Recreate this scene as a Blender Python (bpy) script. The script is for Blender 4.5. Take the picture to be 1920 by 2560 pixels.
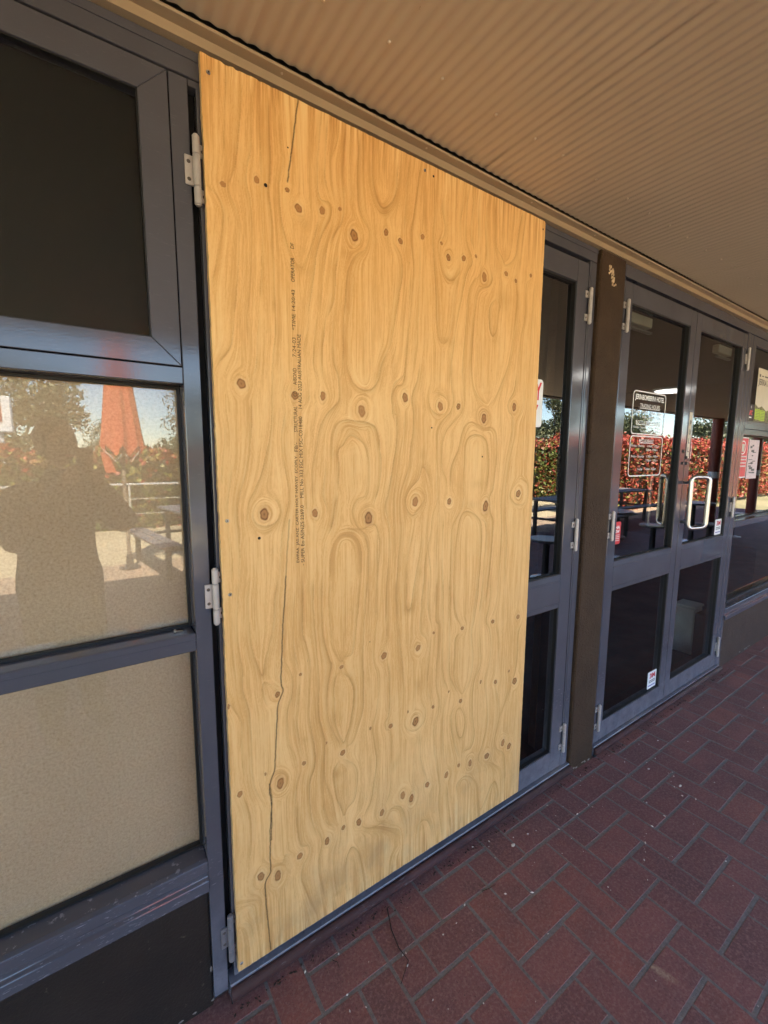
import bpy, bmesh, math, random
import numpy as np
from mathutils import Vector, Matrix
from math import radians as R, sin, cos, pi

random.seed(7)
rng = np.random.default_rng(11)
S = bpy.context.scene
COL = S.collection
for o in list(bpy.data.objects):
    bpy.data.objects.remove(o)

# ------------------------------------------------------------------ camera
CAM = Vector((-0.26343, -1.09969, 1.43924))
cam_d = bpy.data.cameras.new('camera')
cam_d.sensor_fit = 'HORIZONTAL'
cam_d.sensor_width = 36.0
cam_d.lens = 1092.685 / 1920 * 36.0
cam_d.clip_start = 0.01
cam_d.clip_end = 2000
cam = bpy.data.objects.new('camera', cam_d)
cam.location = CAM
cam.rotation_euler = (R(82.8086), R(-0.3019), R(-34.2561))
COL.objects.link(cam)
S.camera = cam
S.render.resolution_x, S.render.resolution_y = 768, 1024

# ------------------------------------------------------------------ sky and sun
SUN = Vector((-0.34, 1.0, 1.62)).normalized()          # towards the sun, behind the building
elev = math.asin(SUN.z)
azim = math.atan2(SUN.x, SUN.y)
W = bpy.data.worlds.new('World')
S.world = W
W.use_nodes = True
nt = W.node_tree
bg = nt.nodes['Background']
sky = nt.nodes.new('ShaderNodeTexSky')
sky.sky_type = 'NISHITA'
sky.sun_disc = False
sky.sun_elevation = elev
sky.sun_rotation = azim
sky.air_density = 1.0
sky.dust_density = 0.15
sky.ozone_density = 2.0
nt.links.new(sky.outputs[0], bg.inputs[0])
bg.inputs[1].default_value = 0.10
sd = bpy.data.lights.new('sun', 'SUN')
sd.energy = 5.0
sd.angle = R(0.53)
sd.color = (1.0, 0.91, 0.76)
so = bpy.data.objects.new('sun', sd)
so.rotation_euler = (-SUN).to_track_quat('-Z', 'Y').to_euler()
so.location = (0, 0, 12)
COL.objects.link(so)

S.view_settings.view_transform = 'Standard'
S.view_settings.look = 'None'
S.view_settings.gamma = 1.0
S.view_settings.use_curve_mapping = False
S.view_settings.exposure = 3.3
S.cycles.max_bounces = 8
S.cycles.diffuse_bounces = 4
S.cycles.glossy_bounces = 5
S.cycles.transparent_max_bounces = 12

GZ = -0.09          # top of the brick paving
FY = 0.02           # front face of the aluminium framing

# ------------------------------------------------------------------ helpers
def tag(o, label=None, cat=None, group=None, kind=None):
    if label: o['label'] = label
    if cat: o['category'] = cat
    if group: o['group'] = group
    if kind: o['kind'] = kind
    return o

def link(name, me, m=None, parent=None):
    o = bpy.data.objects.new(name, me)
    COL.objects.link(o)
    if me is not None and m is not None and len(me.materials) == 0:
        me.materials.append(m)
    if parent is not None:
        o.parent = parent
    return o

def empty(name, label, cat, group=None, loc=(0, 0, 0)):
    o = bpy.data.objects.new(name, None)
    o.empty_display_size = 0.05
    o.location = loc
    COL.objects.link(o)
    return tag(o, label, cat, group)

class MB:
    """collects simple shapes into one mesh; all coordinates are relative to `org`"""
    def __init__(s, org=(0, 0, 0)):
        s.v = []; s.f = []; s.org = Vector(org)
    def add(s, vs, fs):
        n = len(s.v)
        s.v += [tuple(Vector(v) - s.org) for v in vs]
        s.f += [tuple(i + n for i in f) for f in fs]
        return s
    def box(s, x0, x1, y0, y1, z0, z1):
        return s.add([(x0, y0, z0), (x1, y0, z0), (x1, y1, z0), (x0, y1, z0),
                      (x0, y0, z1), (x1, y0, z1), (x1, y1, z1), (x0, y1, z1)],
                     [(0, 3, 2, 1), (4, 5, 6, 7), (0, 1, 5, 4), (1, 2, 6, 5), (2, 3, 7, 6), (3, 0, 4, 7)])
    def poly(s, pts, y0, y1):
        """extrude an XZ outline (counter-clockwise seen from -Y) between y0 (front) and y1"""
        n = len(pts)
        vs = [(x, y0, z) for x, z in pts] + [(x, y1, z) for x, z in pts]
        fs = [tuple(range(n)), tuple(range(2 * n - 1, n - 1, -1))]
        for i in range(n):
            j = (i + 1) % n
            fs.append((i, i + n, j + n, j))
        return s.add(vs, fs)
    def prof(s, pts, x0, x1):
        """extrude a YZ outline along X"""
        n = len(pts)
        vs = [(x0, y, z) for y, z in pts] + [(x1, y, z) for y, z in pts]
        fs = [tuple(range(n)), tuple(range(2 * n - 1, n - 1, -1))]
        for i in range(n):
            j = (i + 1) % n
            fs.append((i, i + n, j + n, j))
        return s.add(vs, fs)
    def tube(s, path, r, n=10, closed=False, r1=None):
        path = [Vector(p) for p in path]
        m = len(path)
        rings = []
        up = Vector((0.13, 0.27, 0.95)).normalized()
        for i, p in enumerate(path):
            if closed:
                t = (path[(i + 1) % m] - path[i - 1]).normalized()
            else:
                t = (path[min(i + 1, m - 1)] - path[max(i - 1, 0)]).normalized()
            a = t.cross(up)
            if a.length < 1e-4: a = t.cross(Vector((1, 0, 0)))
            a.normalize(); b = t.cross(a).normalized()
            rr = r if r1 is None else r + (r1 - r) * i / max(1, m - 1)
            rings.append([p + rr * (cos(2 * pi * k / n) * a + sin(2 * pi * k / n) * b) for k in range(n)])
        vs = [v for ring in rings for v in ring]
        fs = []
        for i in range(m if closed else m - 1):
            j = (i + 1) % m
            for k in range(n):
                l = (k + 1) % n
                fs.append((i * n + k, i * n + l, j * n + l, j * n + k))
        if not closed:
            fs.append(tuple(range(n - 1, -1, -1)))
            fs.append(tuple((m - 1) * n + k for k in range(n)))
        return s.add(vs, fs)
    def lathe(s, c, prof, n=24):
        """prof: list of (radius, z) around vertical axis at c=(x,y)"""
        vs = []; fs = []
        for r_, z in prof:
            for k in range(n):
                vs.append((c[0] + r_ * cos(2 * pi * k / n), c[1] + r_ * sin(2 * pi * k / n), z))
        for i in range(len(prof) - 1):
            for k in range(n):
                l = (k + 1) % n
                fs.append((i * n + k, i * n + l, (i + 1) * n + l, (i + 1) * n + k))
        fs.append(tuple(range(n - 1, -1, -1)))
        fs.append(tuple((len(prof) - 1) * n + k for k in range(n)))
        return s.add(vs, fs)
    def mesh(s, name, bevel=0.0, smooth=False, seg=1):
        me = bpy.data.meshes.new(name)
        me.from_pydata(s.v, [], s.f)
        bm = bmesh.new(); bm.from_mesh(me)
        bmesh.ops.recalc_face_normals(bm, faces=bm.faces)
        if bevel > 0:
            es = [e for e in bm.edges if len(e.link_faces) == 2 and e.calc_face_angle(0) > 0.5]
            bmesh.ops.bevel(bm, geom=es, offset=bevel, offset_type='OFFSET', segments=seg, profile=0.6, affect='EDGES', clamp_overlap=True)
        bm.to_mesh(me); bm.free()
        if smooth:
            me.polygons.foreach_set('use_smooth', [True] * len(me.polygons))
        return me
    def build(s, name, m, parent=None, bevel=0.0, smooth=False, seg=1):
        o = link(name, s.mesh(name, bevel, smooth, seg), m, parent)
        if parent is None:
            o.location = s.org
        else:
            o.location = s.org - parent.location if parent.parent is None else s.org - (parent.location + parent.parent.location)
        return o

def part(name, m, parent, x0, x1, y0, y1, z0, z1, bevel=0.0015):
    return MB(wloc(parent)).box(x0, x1, y0, y1, z0, z1).build2(name, m, parent, bevel)

def wloc(o):
    v = Vector((0, 0, 0))
    while o is not None:
        v = v + o.location; o = o.parent
    return v

def _build2(s, name, m, parent, bevel=0.0, smooth=False, seg=1):
    """mesh coordinates already relative to the parent: no offset of its own"""
    return link(name, s.mesh(name, bevel, smooth, seg), m, parent)
MB.build2 = _build2

# ------------------------------------------------------------------ materials
class NT:
    def __init__(s, name):
        s.m = bpy.data.materials.new(name); s.m.use_nodes = True
        s.t = s.m.node_tree
        s.b = s.t.nodes['Principled BSDF']
        s.out = s.t.nodes['Material Output']
    def n(s, typ, **kw):
        nd = s.t.nodes.new(typ)
        for k, v in kw.items():
            if isinstance(k, str) and hasattr(nd, k): setattr(nd, k, v)
        return nd
    def l(s, a, b): s.t.links.new(a, b)
    def noise(s, vec, scale, detail=3, rough=0.55, dist=0.0):
        nd = s.n('ShaderNodeTexNoise')
        nd.inputs['Scale'].default_value = scale
        nd.inputs['Detail'].default_value = detail
        nd.inputs['Roughness'].default_value = rough
        nd.inputs['Distortion'].default_value = dist
        s.l(vec, nd.inputs['Vector'])
        return nd.outputs['Fac']
    def ramp(s, fac, stops, interp='LINEAR'):
        nd = s.n('ShaderNodeValToRGB')
        cr = nd.color_ramp; cr.interpolation = interp
        while len(cr.elements) < len(stops): cr.elements.new(0.5)
        for e, (p, c) in zip(cr.elements, stops):
            e.position = p
            e.color = (c, c, c, 1) if isinstance(c, (int, float)) else (*c, 1)
        s.l(fac, nd.inputs[0])
        return nd.outputs[0]
    def mix(s, fac, a, b, mode='MIX'):
        nd = s.n('ShaderNodeMix'); nd.data_type = 'RGBA'; nd.blend_type = mode
        for sock, v in ((nd.inputs[0], fac), (nd.inputs[6], a), (nd.inputs[7], b)):
            if hasattr(v, 'links') or hasattr(v, 'is_linked'): s.l(v, sock)
            elif isinstance(v, (int, float)): sock.default_value = v
            else: sock.default_value = (*v, 1)
        return nd.outputs[2]
    def math(s, op, a, b=0.0, c=0.0):
        nd = s.n('ShaderNodeMath'); nd.operation = op
        for sock, v in zip(nd.inputs, (a, b, c)):
            if isinstance(v, (int, float)): sock.default_value = v
            else: s.l(v, sock)
        return nd.outputs[0]
    def obj(s): return s.n('ShaderNodeTexCoord').outputs['Object']
    def pos(s): return s.n('ShaderNodeNewGeometry').outputs['Position']
    def scale(s, vec, sc, rot=(0, 0, 0)):
        nd = s.n('ShaderNodeMapping'); nd.inputs['Scale'].default_value = sc; nd.inputs['Rotation'].default_value = rot
        s.l(vec, nd.inputs[0]); return nd.outputs[0]
    def bump(s, h, strength, dist=0.002):
        nd = s.n('ShaderNodeBump'); nd.inputs['Strength'].default_value = strength; nd.inputs['Distance'].default_value = dist
        s.l(h, nd.inputs['Height']); s.l(nd.outputs[0], s.b.inputs['Normal'])
    def set(s, base=None, rough=None, metal=None, spec=None):
        for k, v in (('Base Color', base), ('Roughness', rough), ('Metallic', metal), ('Specular IOR Level', spec)):
            if v is None: continue
            if isinstance(v, (int, float)): s.b.inputs[k].default_value = v
            elif isinstance(v, tuple): s.b.inputs[k].default_value = (*v, 1)
            else: s.l(v, s.b.inputs[k])
        return s

def plain(name, col, rough=0.6, metal=0.0, var=0.12, vscale=9.0, bump=0.0, bscale=120.0, spec=None):
    k = NT(name)
    f = k.noise(k.pos(), vscale, 4)
    lo = tuple(c * (1 - var) for c in col); hi = tuple(min(1, c * (1 + var)) for c in col)
    k.set(k.ramp(f, [(0.3, lo), (0.7, hi)]), rough, metal, spec)
    if bump: k.bump(k.noise(k.pos(), bscale, 3), bump)
    return k.m

def frame_paint(name='frame_paint', grime=False):
    k = NT(name)
    p = k.pos()
    f = k.noise(p, 3.0, 4)
    base = k.ramp(f, [(0.3, (0.066, 0.066, 0.081)), (0.7, (0.084, 0.084, 0.102))])
    # scuffs along the lower parts, dust in specks
    sc = k.noise(k.scale(p, (14, 14, 90)), 3.0, 5, 0.7)
    scm = k.ramp(sc, [(0.60, 0.0), (0.67, 1.0)])
    sep = k.n('ShaderNodeSeparateXYZ'); k.l(p, sep.inputs[0])
    low = k.n('ShaderNodeMapRange'); low.inputs[1].default_value = 0.10; low.inputs[2].default_value = -0.06
    k.l(sep.outputs[2], low.inputs[0])
    fac = k.math('MULTIPLY', scm, k.math('ADD', k.math('MULTIPLY', low.outputs[0], 0.6), k.math('ADD', 0.10, k.math('MULTIPLY', k.math('COMPARE', sep.outputs[2], 0.33, 0.05), 0.8))))
    base = k.mix(fac, base, (0.22, 0.22, 0.25))
    ch = k.n('ShaderNodeMapRange'); ch.inputs[1].default_value = 0.30; ch.inputs[2].default_value = 0.0     # patchy, paler blue-grey towards the foot of the frames
    k.l(sep.outputs[2], ch.inputs[0])
    base = k.mix(k.math('MULTIPLY', ch.outputs[0], k.ramp(k.noise(p, 12, 5, 0.7), [(0.3, 0.25), (0.7, 0.75)])), base, (0.19, 0.195, 0.23))
    st = k.noise(p, 60, 5, 0.7)
    stm = k.math('MULTIPLY', k.ramp(st, [(0.60, 0.0), (0.68, 1.0)]), k.math('MULTIPLY', low.outputs[0], 0.7))
    base = k.mix(stm, base, (0.025, 0.027, 0.035))
    rg = k.n('ShaderNodeMapRange'); rg.inputs[3].default_value = 0.06; rg.inputs[4].default_value = 0.15
    k.l(k.noise(p, 6, 4), rg.inputs[0])
    k.set(base, rg.outputs[0], 0.0, 0.55)
    k.bump(k.noise(p, 190, 2), 0.07, 0.0012)
    return k.m

M_FRAME = frame_paint()
M_GASKET = plain('black_gasket', (0.006, 0.006, 0.007), 0.55)
M_DARKGAP = plain('dark_rebate_and_shade', (0.004, 0.004, 0.005), 0.9)  # near-black; also stands in for shade under the nosing and behind the sash

def glass_mat(name, ior, tint=(1, 1, 1)):
    k = NT(name)
    k.t.nodes.remove(k.b)
    fr = k.n('ShaderNodeFresnel'); fr.inputs[0].default_value = ior
    ge = k.n('ShaderNodeNewGeometry')
    fac = k.math('MULTIPLY', fr.outputs[0], k.math('SUBTRACT', 1.0, ge.outputs['Backfacing']))
    tr = k.n('ShaderNodeBsdfTransparent'); tr.inputs[0].default_value = (*tint, 1)
    gl = k.n('ShaderNodeBsdfGlossy'); gl.inputs['Roughness'].default_value = 0.0
    mx = k.n('ShaderNodeMixShader')
    k.l(fac, mx.inputs[0]); k.l(tr.outputs[0], mx.inputs[1]); k.l(gl.outputs[0], mx.inputs[2])
    k.l(mx.outputs[0], k.out.inputs[0])
    return k.m
M_GLASS = glass_mat('window_glass', 1.85, (0.95, 0.95, 0.94))
M_CLEAR = glass_mat('clear_glass', 1.43, (0.90, 0.91, 0.90))
M_FILM = glass_mat('film_glass', 2.25, (0.66, 0.68, 0.67))

def brown_wall(name, a, b, rough=0.75, bs=70, bst=0.9):
    k = NT(name); p = k.pos()
    f = k.noise(p, 7, 5, 0.6)
    base = k.ramp(f, [(0.3, a), (0.7, b)])
    sp = k.ramp(k.noise(p, 55, 3, 0.6), [(0.70, 0.0), (0.76, 1.0)])
    base = k.mix(k.math('MULTIPLY', sp, 0.35), base, (0.20, 0.16, 0.12))
    k.set(base, rough, 0, 0.3)
    k.bump(k.math('ADD', k.noise(p, bs, 4, 0.6), k.noise(p, bs * 2.7, 3)), bst, 0.010)
    return k.m
M_PILLAR = brown_wall('brown_render', (0.045, 0.025, 0.013), (0.066, 0.038, 0.020))
M_LOWWALL = brown_wall('dark_brown_render', (0.016, 0.012, 0.010), (0.026, 0.019, 0.015), 0.6, 50, 0.25)
M_LOWWALL2 = brown_wall('low_brown_render', (0.060, 0.036, 0.026), (0.078, 0.048, 0.034), 0.7, 60)

M_STEEL = plain('brushed_steel', (0.60, 0.59, 0.57), 0.30, 1.0, 0.06, 40)
M_HINGE = plain('hinge_metal', (0.46, 0.42, 0.40), 0.42, 0.35, 0.10, 30, 0.06, 300)
M_HSCREW = plain('hinge_screw', (0.10, 0.085, 0.075), 0.4, 0.6, 0.2, 90)
M_HINGE_OLD = plain('dull_hinge_metal', (0.20, 0.19, 0.20), 0.55, 0.3, 0.15, 40)
M_SCREW = plain('screw_head', (0.42, 0.39, 0.36), 0.35, 0.9, 0.2, 90)
M_WHITE = plain('white_print', (0.82, 0.82, 0.80), 0.5, 0, 0.03)
M_BLACK = plain('black_print', (0.012, 0.012, 0.012), 0.5, 0, 0.03)
M_RED = plain('red_print', (0.62, 0.03, 0.04), 0.5, 0, 0.05)
M_BLUE = plain('blue_print', (0.08, 0.09, 0.42), 0.5, 0, 0.05)
M_GREEN = plain('lime_paper', (0.45, 0.62, 0.06), 0.7, 0, 0.06)
M_YELLOW = plain('yellow_print', (0.80, 0.45, 0.03), 0.6, 0, 0.08)
M_PAPER = plain('cream_paper', (0.62, 0.56, 0.44), 0.8, 0, 0.06)
M_PINK = plain('pale_pink_paper', (0.66, 0.52, 0.50), 0.8, 0, 0.15, 60)
M_GREY = plain('grey_print', (0.12, 0.11, 0.10), 0.7, 0, 0.1)
M_DARKPOSTER = plain('dark_poster', (0.030, 0.022, 0.022), 0.6)

def text_mesh(name, body, box, y, m, parent, fit=True, align='CENTER', flipz=False, vert=False, shear=0.0, bold=0.0):
    """lettering standing on the XZ plane inside box=(x0,x1,z0,z1); vert=True: reading upwards"""
    words = [w_ for w_ in body.split('   ') if w_.strip()]
    if len(words) > 1:                                     # well separated groups are pieces of their own
        tot = sum(len(w_.strip()) for w_ in words) + 3.0 * (len(words) - 1)
        pos_ = 0.0; a_, b_ = (box[2], box[3]) if vert else (box[0], box[1])
        for w_ in words:
            w_ = w_.strip(); q0 = a_ + (b_ - a_) * pos_ / tot; q1 = a_ + (b_ - a_) * (pos_ + len(w_)) / tot
            text_mesh(name, w_, (box[0], box[1], q0, q1) if vert else (q0, q1, box[2], box[3]), y, m, parent, vert=vert, shear=shear, bold=bold)
            pos_ += len(w_) + 3.0
        return
    cu = bpy.data.curves.new(name, 'FONT'); cu.body = body; cu.size = 1.0; cu.align_x = 'LEFT'
    cu.shear = shear; cu.offset = bold; cu.resolution_u = 3
    t = bpy.data.objects.new(name, cu); COL.objects.link(t)
    dg = bpy.context.evaluated_depsgraph_get()
    me = bpy.data.meshes.new_from_object(t.evaluated_get(dg))
    bpy.data.objects.remove(t); bpy.data.curves.remove(cu)
    n = len(me.vertices)
    if n == 0: return None
    co = np.empty(n * 3, np.float32); me.vertices.foreach_get('co', co); co = co.reshape(-1, 3)
    mn, mx_ = co.min(0), co.max(0)
    u = (co[:, 0] - mn[0]) / max(1e-6, mx_[0] - mn[0])
    v = (co[:, 1] - mn[1]) / max(1e-6, mx_[1] - mn[1])
    x0, x1, z0, z1 = box
    org = wloc(parent) if parent is not None else Vector((0, 0, 0))
    out = np.empty_like(co)
    if vert:
        out[:, 0] = x1 - v * (x1 - x0) - org.x
        out[:, 2] = z0 + u * (z1 - z0) - org.z
    else:
        out[:, 0] = x0 + u * (x1 - x0) - org.x
        out[:, 2] = z0 + v * (z1 - z0) - org.z
    out[:, 1] = y - org.y
    me.vertices.foreach_set('co', out.reshape(-1)); me.update()
    me.materials.clear(); me.materials.append(m)
    return link(name, me, m, parent)

def rrect(x0, x1, z0, z1, r, n=5):
    pts = []
    for cx, cz, a0 in ((x1 - r, z1 - r, 0), (x0 + r, z1 - r, 90), (x0 + r, z0 + r, 180), (x1 - r, z0 + r, 270)):
        for k in range(n + 1):
            a = R(a0 + 90 * k / n); pts.append((cx + r * cos(a), cz + r * sin(a)))
    return pts

# ================================================================== SETTING
# ---- terrain
k = NT('terrain'); p = k.pos()
k.set(k.ramp(k.noise(p, 0.25, 5), [(0.35, (0.16, 0.15, 0.07)), (0.65, (0.26, 0.22, 0.12))]), 0.95)
g = MB()
g.add([(-600, -900, -0.30), (900, -900, -0.30), (900, 400, -0.30), (-600, 400, -0.30)], [(0, 1, 2, 3)])
tag(g.build('terrain', k.m), kind='structure')
k = NT('asphalt'); p = k.pos()
k.set(k.ramp(k.noise(p, 30, 4), [(0.3, (0.045, 0.045, 0.047)), (0.7, (0.07, 0.07, 0.07))]), 0.9)
g = MB(); g.box(-60, 70, -34, -11.5, -0.4, -0.20)
tag(g.build('car_park', k.m), kind='structure')

# ---- brick paving: herringbone, mortar bed, every brick its own piece
k = NT('mortar'); p = k.pos()
f = k.noise(p, 90, 4, 0.7)
k.set(k.ramp(f, [(0.3, (0.125, 0.110, 0.102)), (0.7, (0.200, 0.180, 0.168))]), 0.95)
k.bump(k.noise(p, 300, 3), 0.5, 0.003)
M_MORTAR = k.m
k = NT('red_brick'); p = k.pos()
oi = k.n('ShaderNodeObjectInfo'); at = k.n('ShaderNodeAttribute'); at.attribute_name = 'tint'
rnd = k.math('FRACT', k.math('ADD', oi.outputs['Random'], at.outputs['Fac']))
c = k.ramp(rnd, [(0.0, (0.155, 0.068, 0.065)), (0.4, (0.185, 0.077, 0.072)), (0.75, (0.215, 0.088, 0.080)), (1.0, (0.250, 0.090, 0.070))])
f1 = k.noise(p, 5, 5, 0.65)
c = k.mix(k.ramp(f1, [(0.42, 0.0), (0.70, 0.62)]), c, (0.105, 0.062, 0.062))
f2 = k.noise(p, 110, 4, 0.7)
c = k.mix(k.ramp(f2, [(0.46, 0.0), (0.70, 0.75)]), c, (0.29, 0.165, 0.145))
f4 = k.noise(p, 210, 3, 0.7)
c = k.mix(k.ramp(f4, [(0.55, 0.0), (0.72, 0.75)]), c, (0.060, 0.030, 0.030))
f3 = k.noise(p, 26, 4, 0.75)
c = k.mix(k.ramp(f3, [(0.62, 0.0), (0.80, 0.6)]), c, (0.045, 0.026, 0.026))
# a pale scuffed streak across one brick
sep = k.n('ShaderNodeSeparateXYZ'); k.l(p, sep.inputs[0])
dx = k.math('DIVIDE', k.math('SUBTRACT', k.math('ADD', sep.outputs[0], k.math('MULTIPLY', sep.outputs[1], 0.28)), 0.885), 0.016)
dy = k.math('DIVIDE', k.math('SUBTRACT', sep.outputs[1], -0.635), 0.055)
rr = k.math('ADD', k.math('MULTIPLY', dx, dx), k.math('MULTIPLY', dy, dy))
stk = k.math('MULTIPLY', k.ramp(rr, [(0.0, 1.0), (1.0, 0.0)]), k.ramp(k.noise(p, 140, 4, 0.8), [(0.35, 0.0), (0.65, 0.85)]))
c = k.mix(stk, c, (0.42, 0.33, 0.22))
k.set(c, k.ramp(f1, [(0.3, 0.52), (0.7, 0.72)]), 0, 0.35)
k.bump(k.math('ADD', f2, k.math('MULTIPLY', k.noise(p, 420, 2), 0.6)), 0.45, 0.0025)
M_BRICK = k.m

k = NT('concrete'); p = k.pos()
k.set(k.ramp(k.noise(p, 2.5, 5, 0.6), [(0.3, (0.42, 0.345, 0.215)), (0.7, (0.52, 0.435, 0.280))]), 0.9)
k.bump(k.noise(p, 60, 4), 0.3, 0.004)
g = MB(); g.box(-60, 70, -11.5, -5.80, -0.35, GZ - 0.002)
tag(g.build('concrete_terrace', k.m), kind='structure')
g = MB(); g.box(-4.0, 16.5, -5.797, 0.06, -0.30, GZ - 0.0010)
paving = tag(g.build('paving', M_MORTAR), kind='structure')

U, VY = 0.1088, 0.1113
def brick_list():
    out = []
    for r_ in range(-3, 52):
        y_top = -0.165 - VY * r_
        st = 0.945 - U * r_
        base = st - 4 * U * math.floor((st + 4.0) / (4 * U))
        m_ = 0
        while True:
            xs = base - 4.0 * 0 + 4 * U * m_ - 0.0
            xs = -4.0 + ((st + 4.0) % (4 * U)) + 4 * U * m_ - 4 * U
            if xs > 16.4: break
            out.append((xs, xs + 2 * U, y_top - VY, y_top))                  # lying brick
            vx = xs + 2 * U
            if r_ == -1:                                                      # cut at the border joint
                out.append((vx, vx + U, y_top - VY, y_top)); out.append((vx, vx + U, y_top - 2 * VY, y_top - VY))
            else:
                out.append((vx, vx + U, y_top - 2 * VY, y_top))
            m_ += 1
    return out
def clip_brick(b):
    x0, x1, y0, y1 = b
    x0, x1 = max(x0, -4.0), min(x1, 16.5); y0, y1 = max(y0, -5.79), min(y1, 0.045)
    if x1 - x0 < 0.03 or y1 - y0 < 0.025: return None
    return (x0, x1, y0, y1)
RM = cam.rotation_euler.to_matrix()
def project(P):
    c = RM.transposed() @ (Vector(P) - CAM)
    if c.z > -0.05: return None
    return (0.5 + 1092.685 * c.x / -c.z / 1920, 0.5 - 1092.685 * c.y / -c.z / 2560)
JX, JY = 0.0052, 0.0060
def brick_geo(x0, x1, y0, y1, dz, sx, sy):
    """solid paver with a worn arris, top tilted a trifle"""
    a, b, c_, d = x0 + JX, x1 - JX, y0 + JY, y1 - JY
    e = 0.0008
    zt = GZ + dz
    vs = [(a, c_, GZ - 0.02), (b, c_, GZ - 0.02), (b, d, GZ - 0.02), (a, d, GZ - 0.02),
          (a, c_, zt - e), (b, c_, zt - e), (b, d, zt - e), (a, d, zt - e),
          (a + e, c_ + e, zt - sx - sy), (b - e, c_ + e, zt + sx - sy), (b - e, d - e, zt + sx + sy), (a + e, d - e, zt - sx + sy)]
    fs = [(0, 1, 5, 4), (1, 2, 6, 5), (2, 3, 7, 6), (3, 0, 4, 7),
          (4, 5, 9, 8), (5, 6, 10, 9), (6, 7, 11, 10), (7, 4, 8, 11), (8, 9, 10, 11)]
    return vs, fs
bl = [b for b in (clip_brick(b) for b in brick_list()) if b]
vis = []; rest = []
for b in bl:
    cx, cy = (b[0] + b[1]) / 2, (b[2] + b[3]) / 2
    q = project((cx, cy, GZ))
    if q and -0.06 < q[0] < 1.06 and -0.05 < q[1] < 1.07 and cy > -3.5:
        vis.append(((Vector((cx, cy, GZ)) - CAM).length, b))
    else: rest.append(b)
vis.sort(key=lambda t: t[0])
rest += [b for _, b in vis[300:]]
lib = {}
for _, b in vis[:300]:
    w, h = round(b[1] - b[0], 3), round(b[3] - b[2], 3)
    variant = random.randrange(3)
    key = (w, h, variant)
    if key not in lib:
        vs, fs = brick_geo(-w / 2, w / 2, -h / 2, h / 2, 0, random.uniform(-.0004, .0004), random.uniform(-.0004, .0004))
        me = bpy.data.meshes.new('brick'); me.from_pydata([(x, y, z - GZ) for x, y, z in vs], [], fs); me.materials.append(M_BRICK)
        lib[key] = me
    o = link('brick', lib[key], None, paving)
    o.location = ((b[0] + b[1]) / 2 + random.uniform(-.0012, .0012), (b[2] + b[3]) / 2 + random.uniform(-.0015, .0015), GZ + random.uniform(-0.0001, 0.0006))
k = NT('sunlit_brick'); p = k.pos()  # sun's bleaching painted into the bricks beyond the verandah shadow edge
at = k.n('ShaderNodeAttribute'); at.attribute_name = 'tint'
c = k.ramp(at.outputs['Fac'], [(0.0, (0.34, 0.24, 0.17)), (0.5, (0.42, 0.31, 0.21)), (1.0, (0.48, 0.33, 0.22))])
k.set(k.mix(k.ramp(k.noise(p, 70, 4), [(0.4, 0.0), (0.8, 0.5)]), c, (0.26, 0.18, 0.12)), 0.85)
M_SUNLIT_BRICK = k.m
for part_name, part_mat, test in (('brick_field', M_BRICK, lambda b: b[2] > -4.45), ('sunlit_brick_field', M_SUNLIT_BRICK, lambda b: b[2] <= -4.45)):
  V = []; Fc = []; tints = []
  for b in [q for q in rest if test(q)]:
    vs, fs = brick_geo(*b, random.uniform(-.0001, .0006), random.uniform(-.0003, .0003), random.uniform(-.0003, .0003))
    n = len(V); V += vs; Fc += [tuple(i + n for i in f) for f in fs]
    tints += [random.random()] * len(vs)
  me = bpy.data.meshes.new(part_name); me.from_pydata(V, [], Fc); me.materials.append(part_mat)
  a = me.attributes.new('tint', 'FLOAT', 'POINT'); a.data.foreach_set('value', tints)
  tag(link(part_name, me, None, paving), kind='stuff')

# ---- building shell round the dark bar room
M_ROOM = plain('room_wall', (0.10, 0.085, 0.07), 0.85)
M_CARPET = plain('room_carpet', (0.020, 0.018, 0.018), 0.95, 0, 0.5, 5)
M_OUT = plain('outer_wall', (0.10, 0.07, 0.045), 0.85)
g = MB(); g.box(-3.0, 9.0, 0.10, 6.0, -0.30, -0.075); tag(g.build('room_floor', M_CARPET), kind='structure')
g = MB(); g.box(-3.0, 9.0, 0.10, 6.0, 2.75, 2.90); tag(g.build('room_ceiling', M_ROOM), kind='structure')
g = MB(); g.box(-3.0, 9.0, 6.0, 6.15, -0.3, 2.90); tag(g.build('room_back_wall', M_ROOM), kind='structure')
g = MB(); g.box(-3.15, -3.0, 0.10, 6.15, -0.3, 2.90); tag(g.build('room_side_wall', M_ROOM), kind='structure')
g = MB(); g.box(9.0, 9.15, 0.10, 6.15, -0.3, 2.90); tag(g.build('room_side_wall', M_ROOM), kind='structure')
w = MB(); w.box(5.06, 16.0, 0.02, 0.30, -0.3, 2.90); 
tag(w.build('facade_wall', M_OUT), 'brown rendered facade continuing past the far shopfront window', 'wall')
w = MB(); w.box(-8.0, -1.62, 0.02, 0.30, -0.3, 2.90)
tag(w.build('facade_wall', M_OUT), 'brown rendered facade continuing to the left of the papered window', 'wall')
w = MB(); w.box(-1.62, 5.06, 0.055, 0.30, 2.335, 2.90)
tag(w.build('lintel_wall', M_OUT), 'wall strip above the door and window heads, behind the ceiling trim', 'wall')

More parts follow.
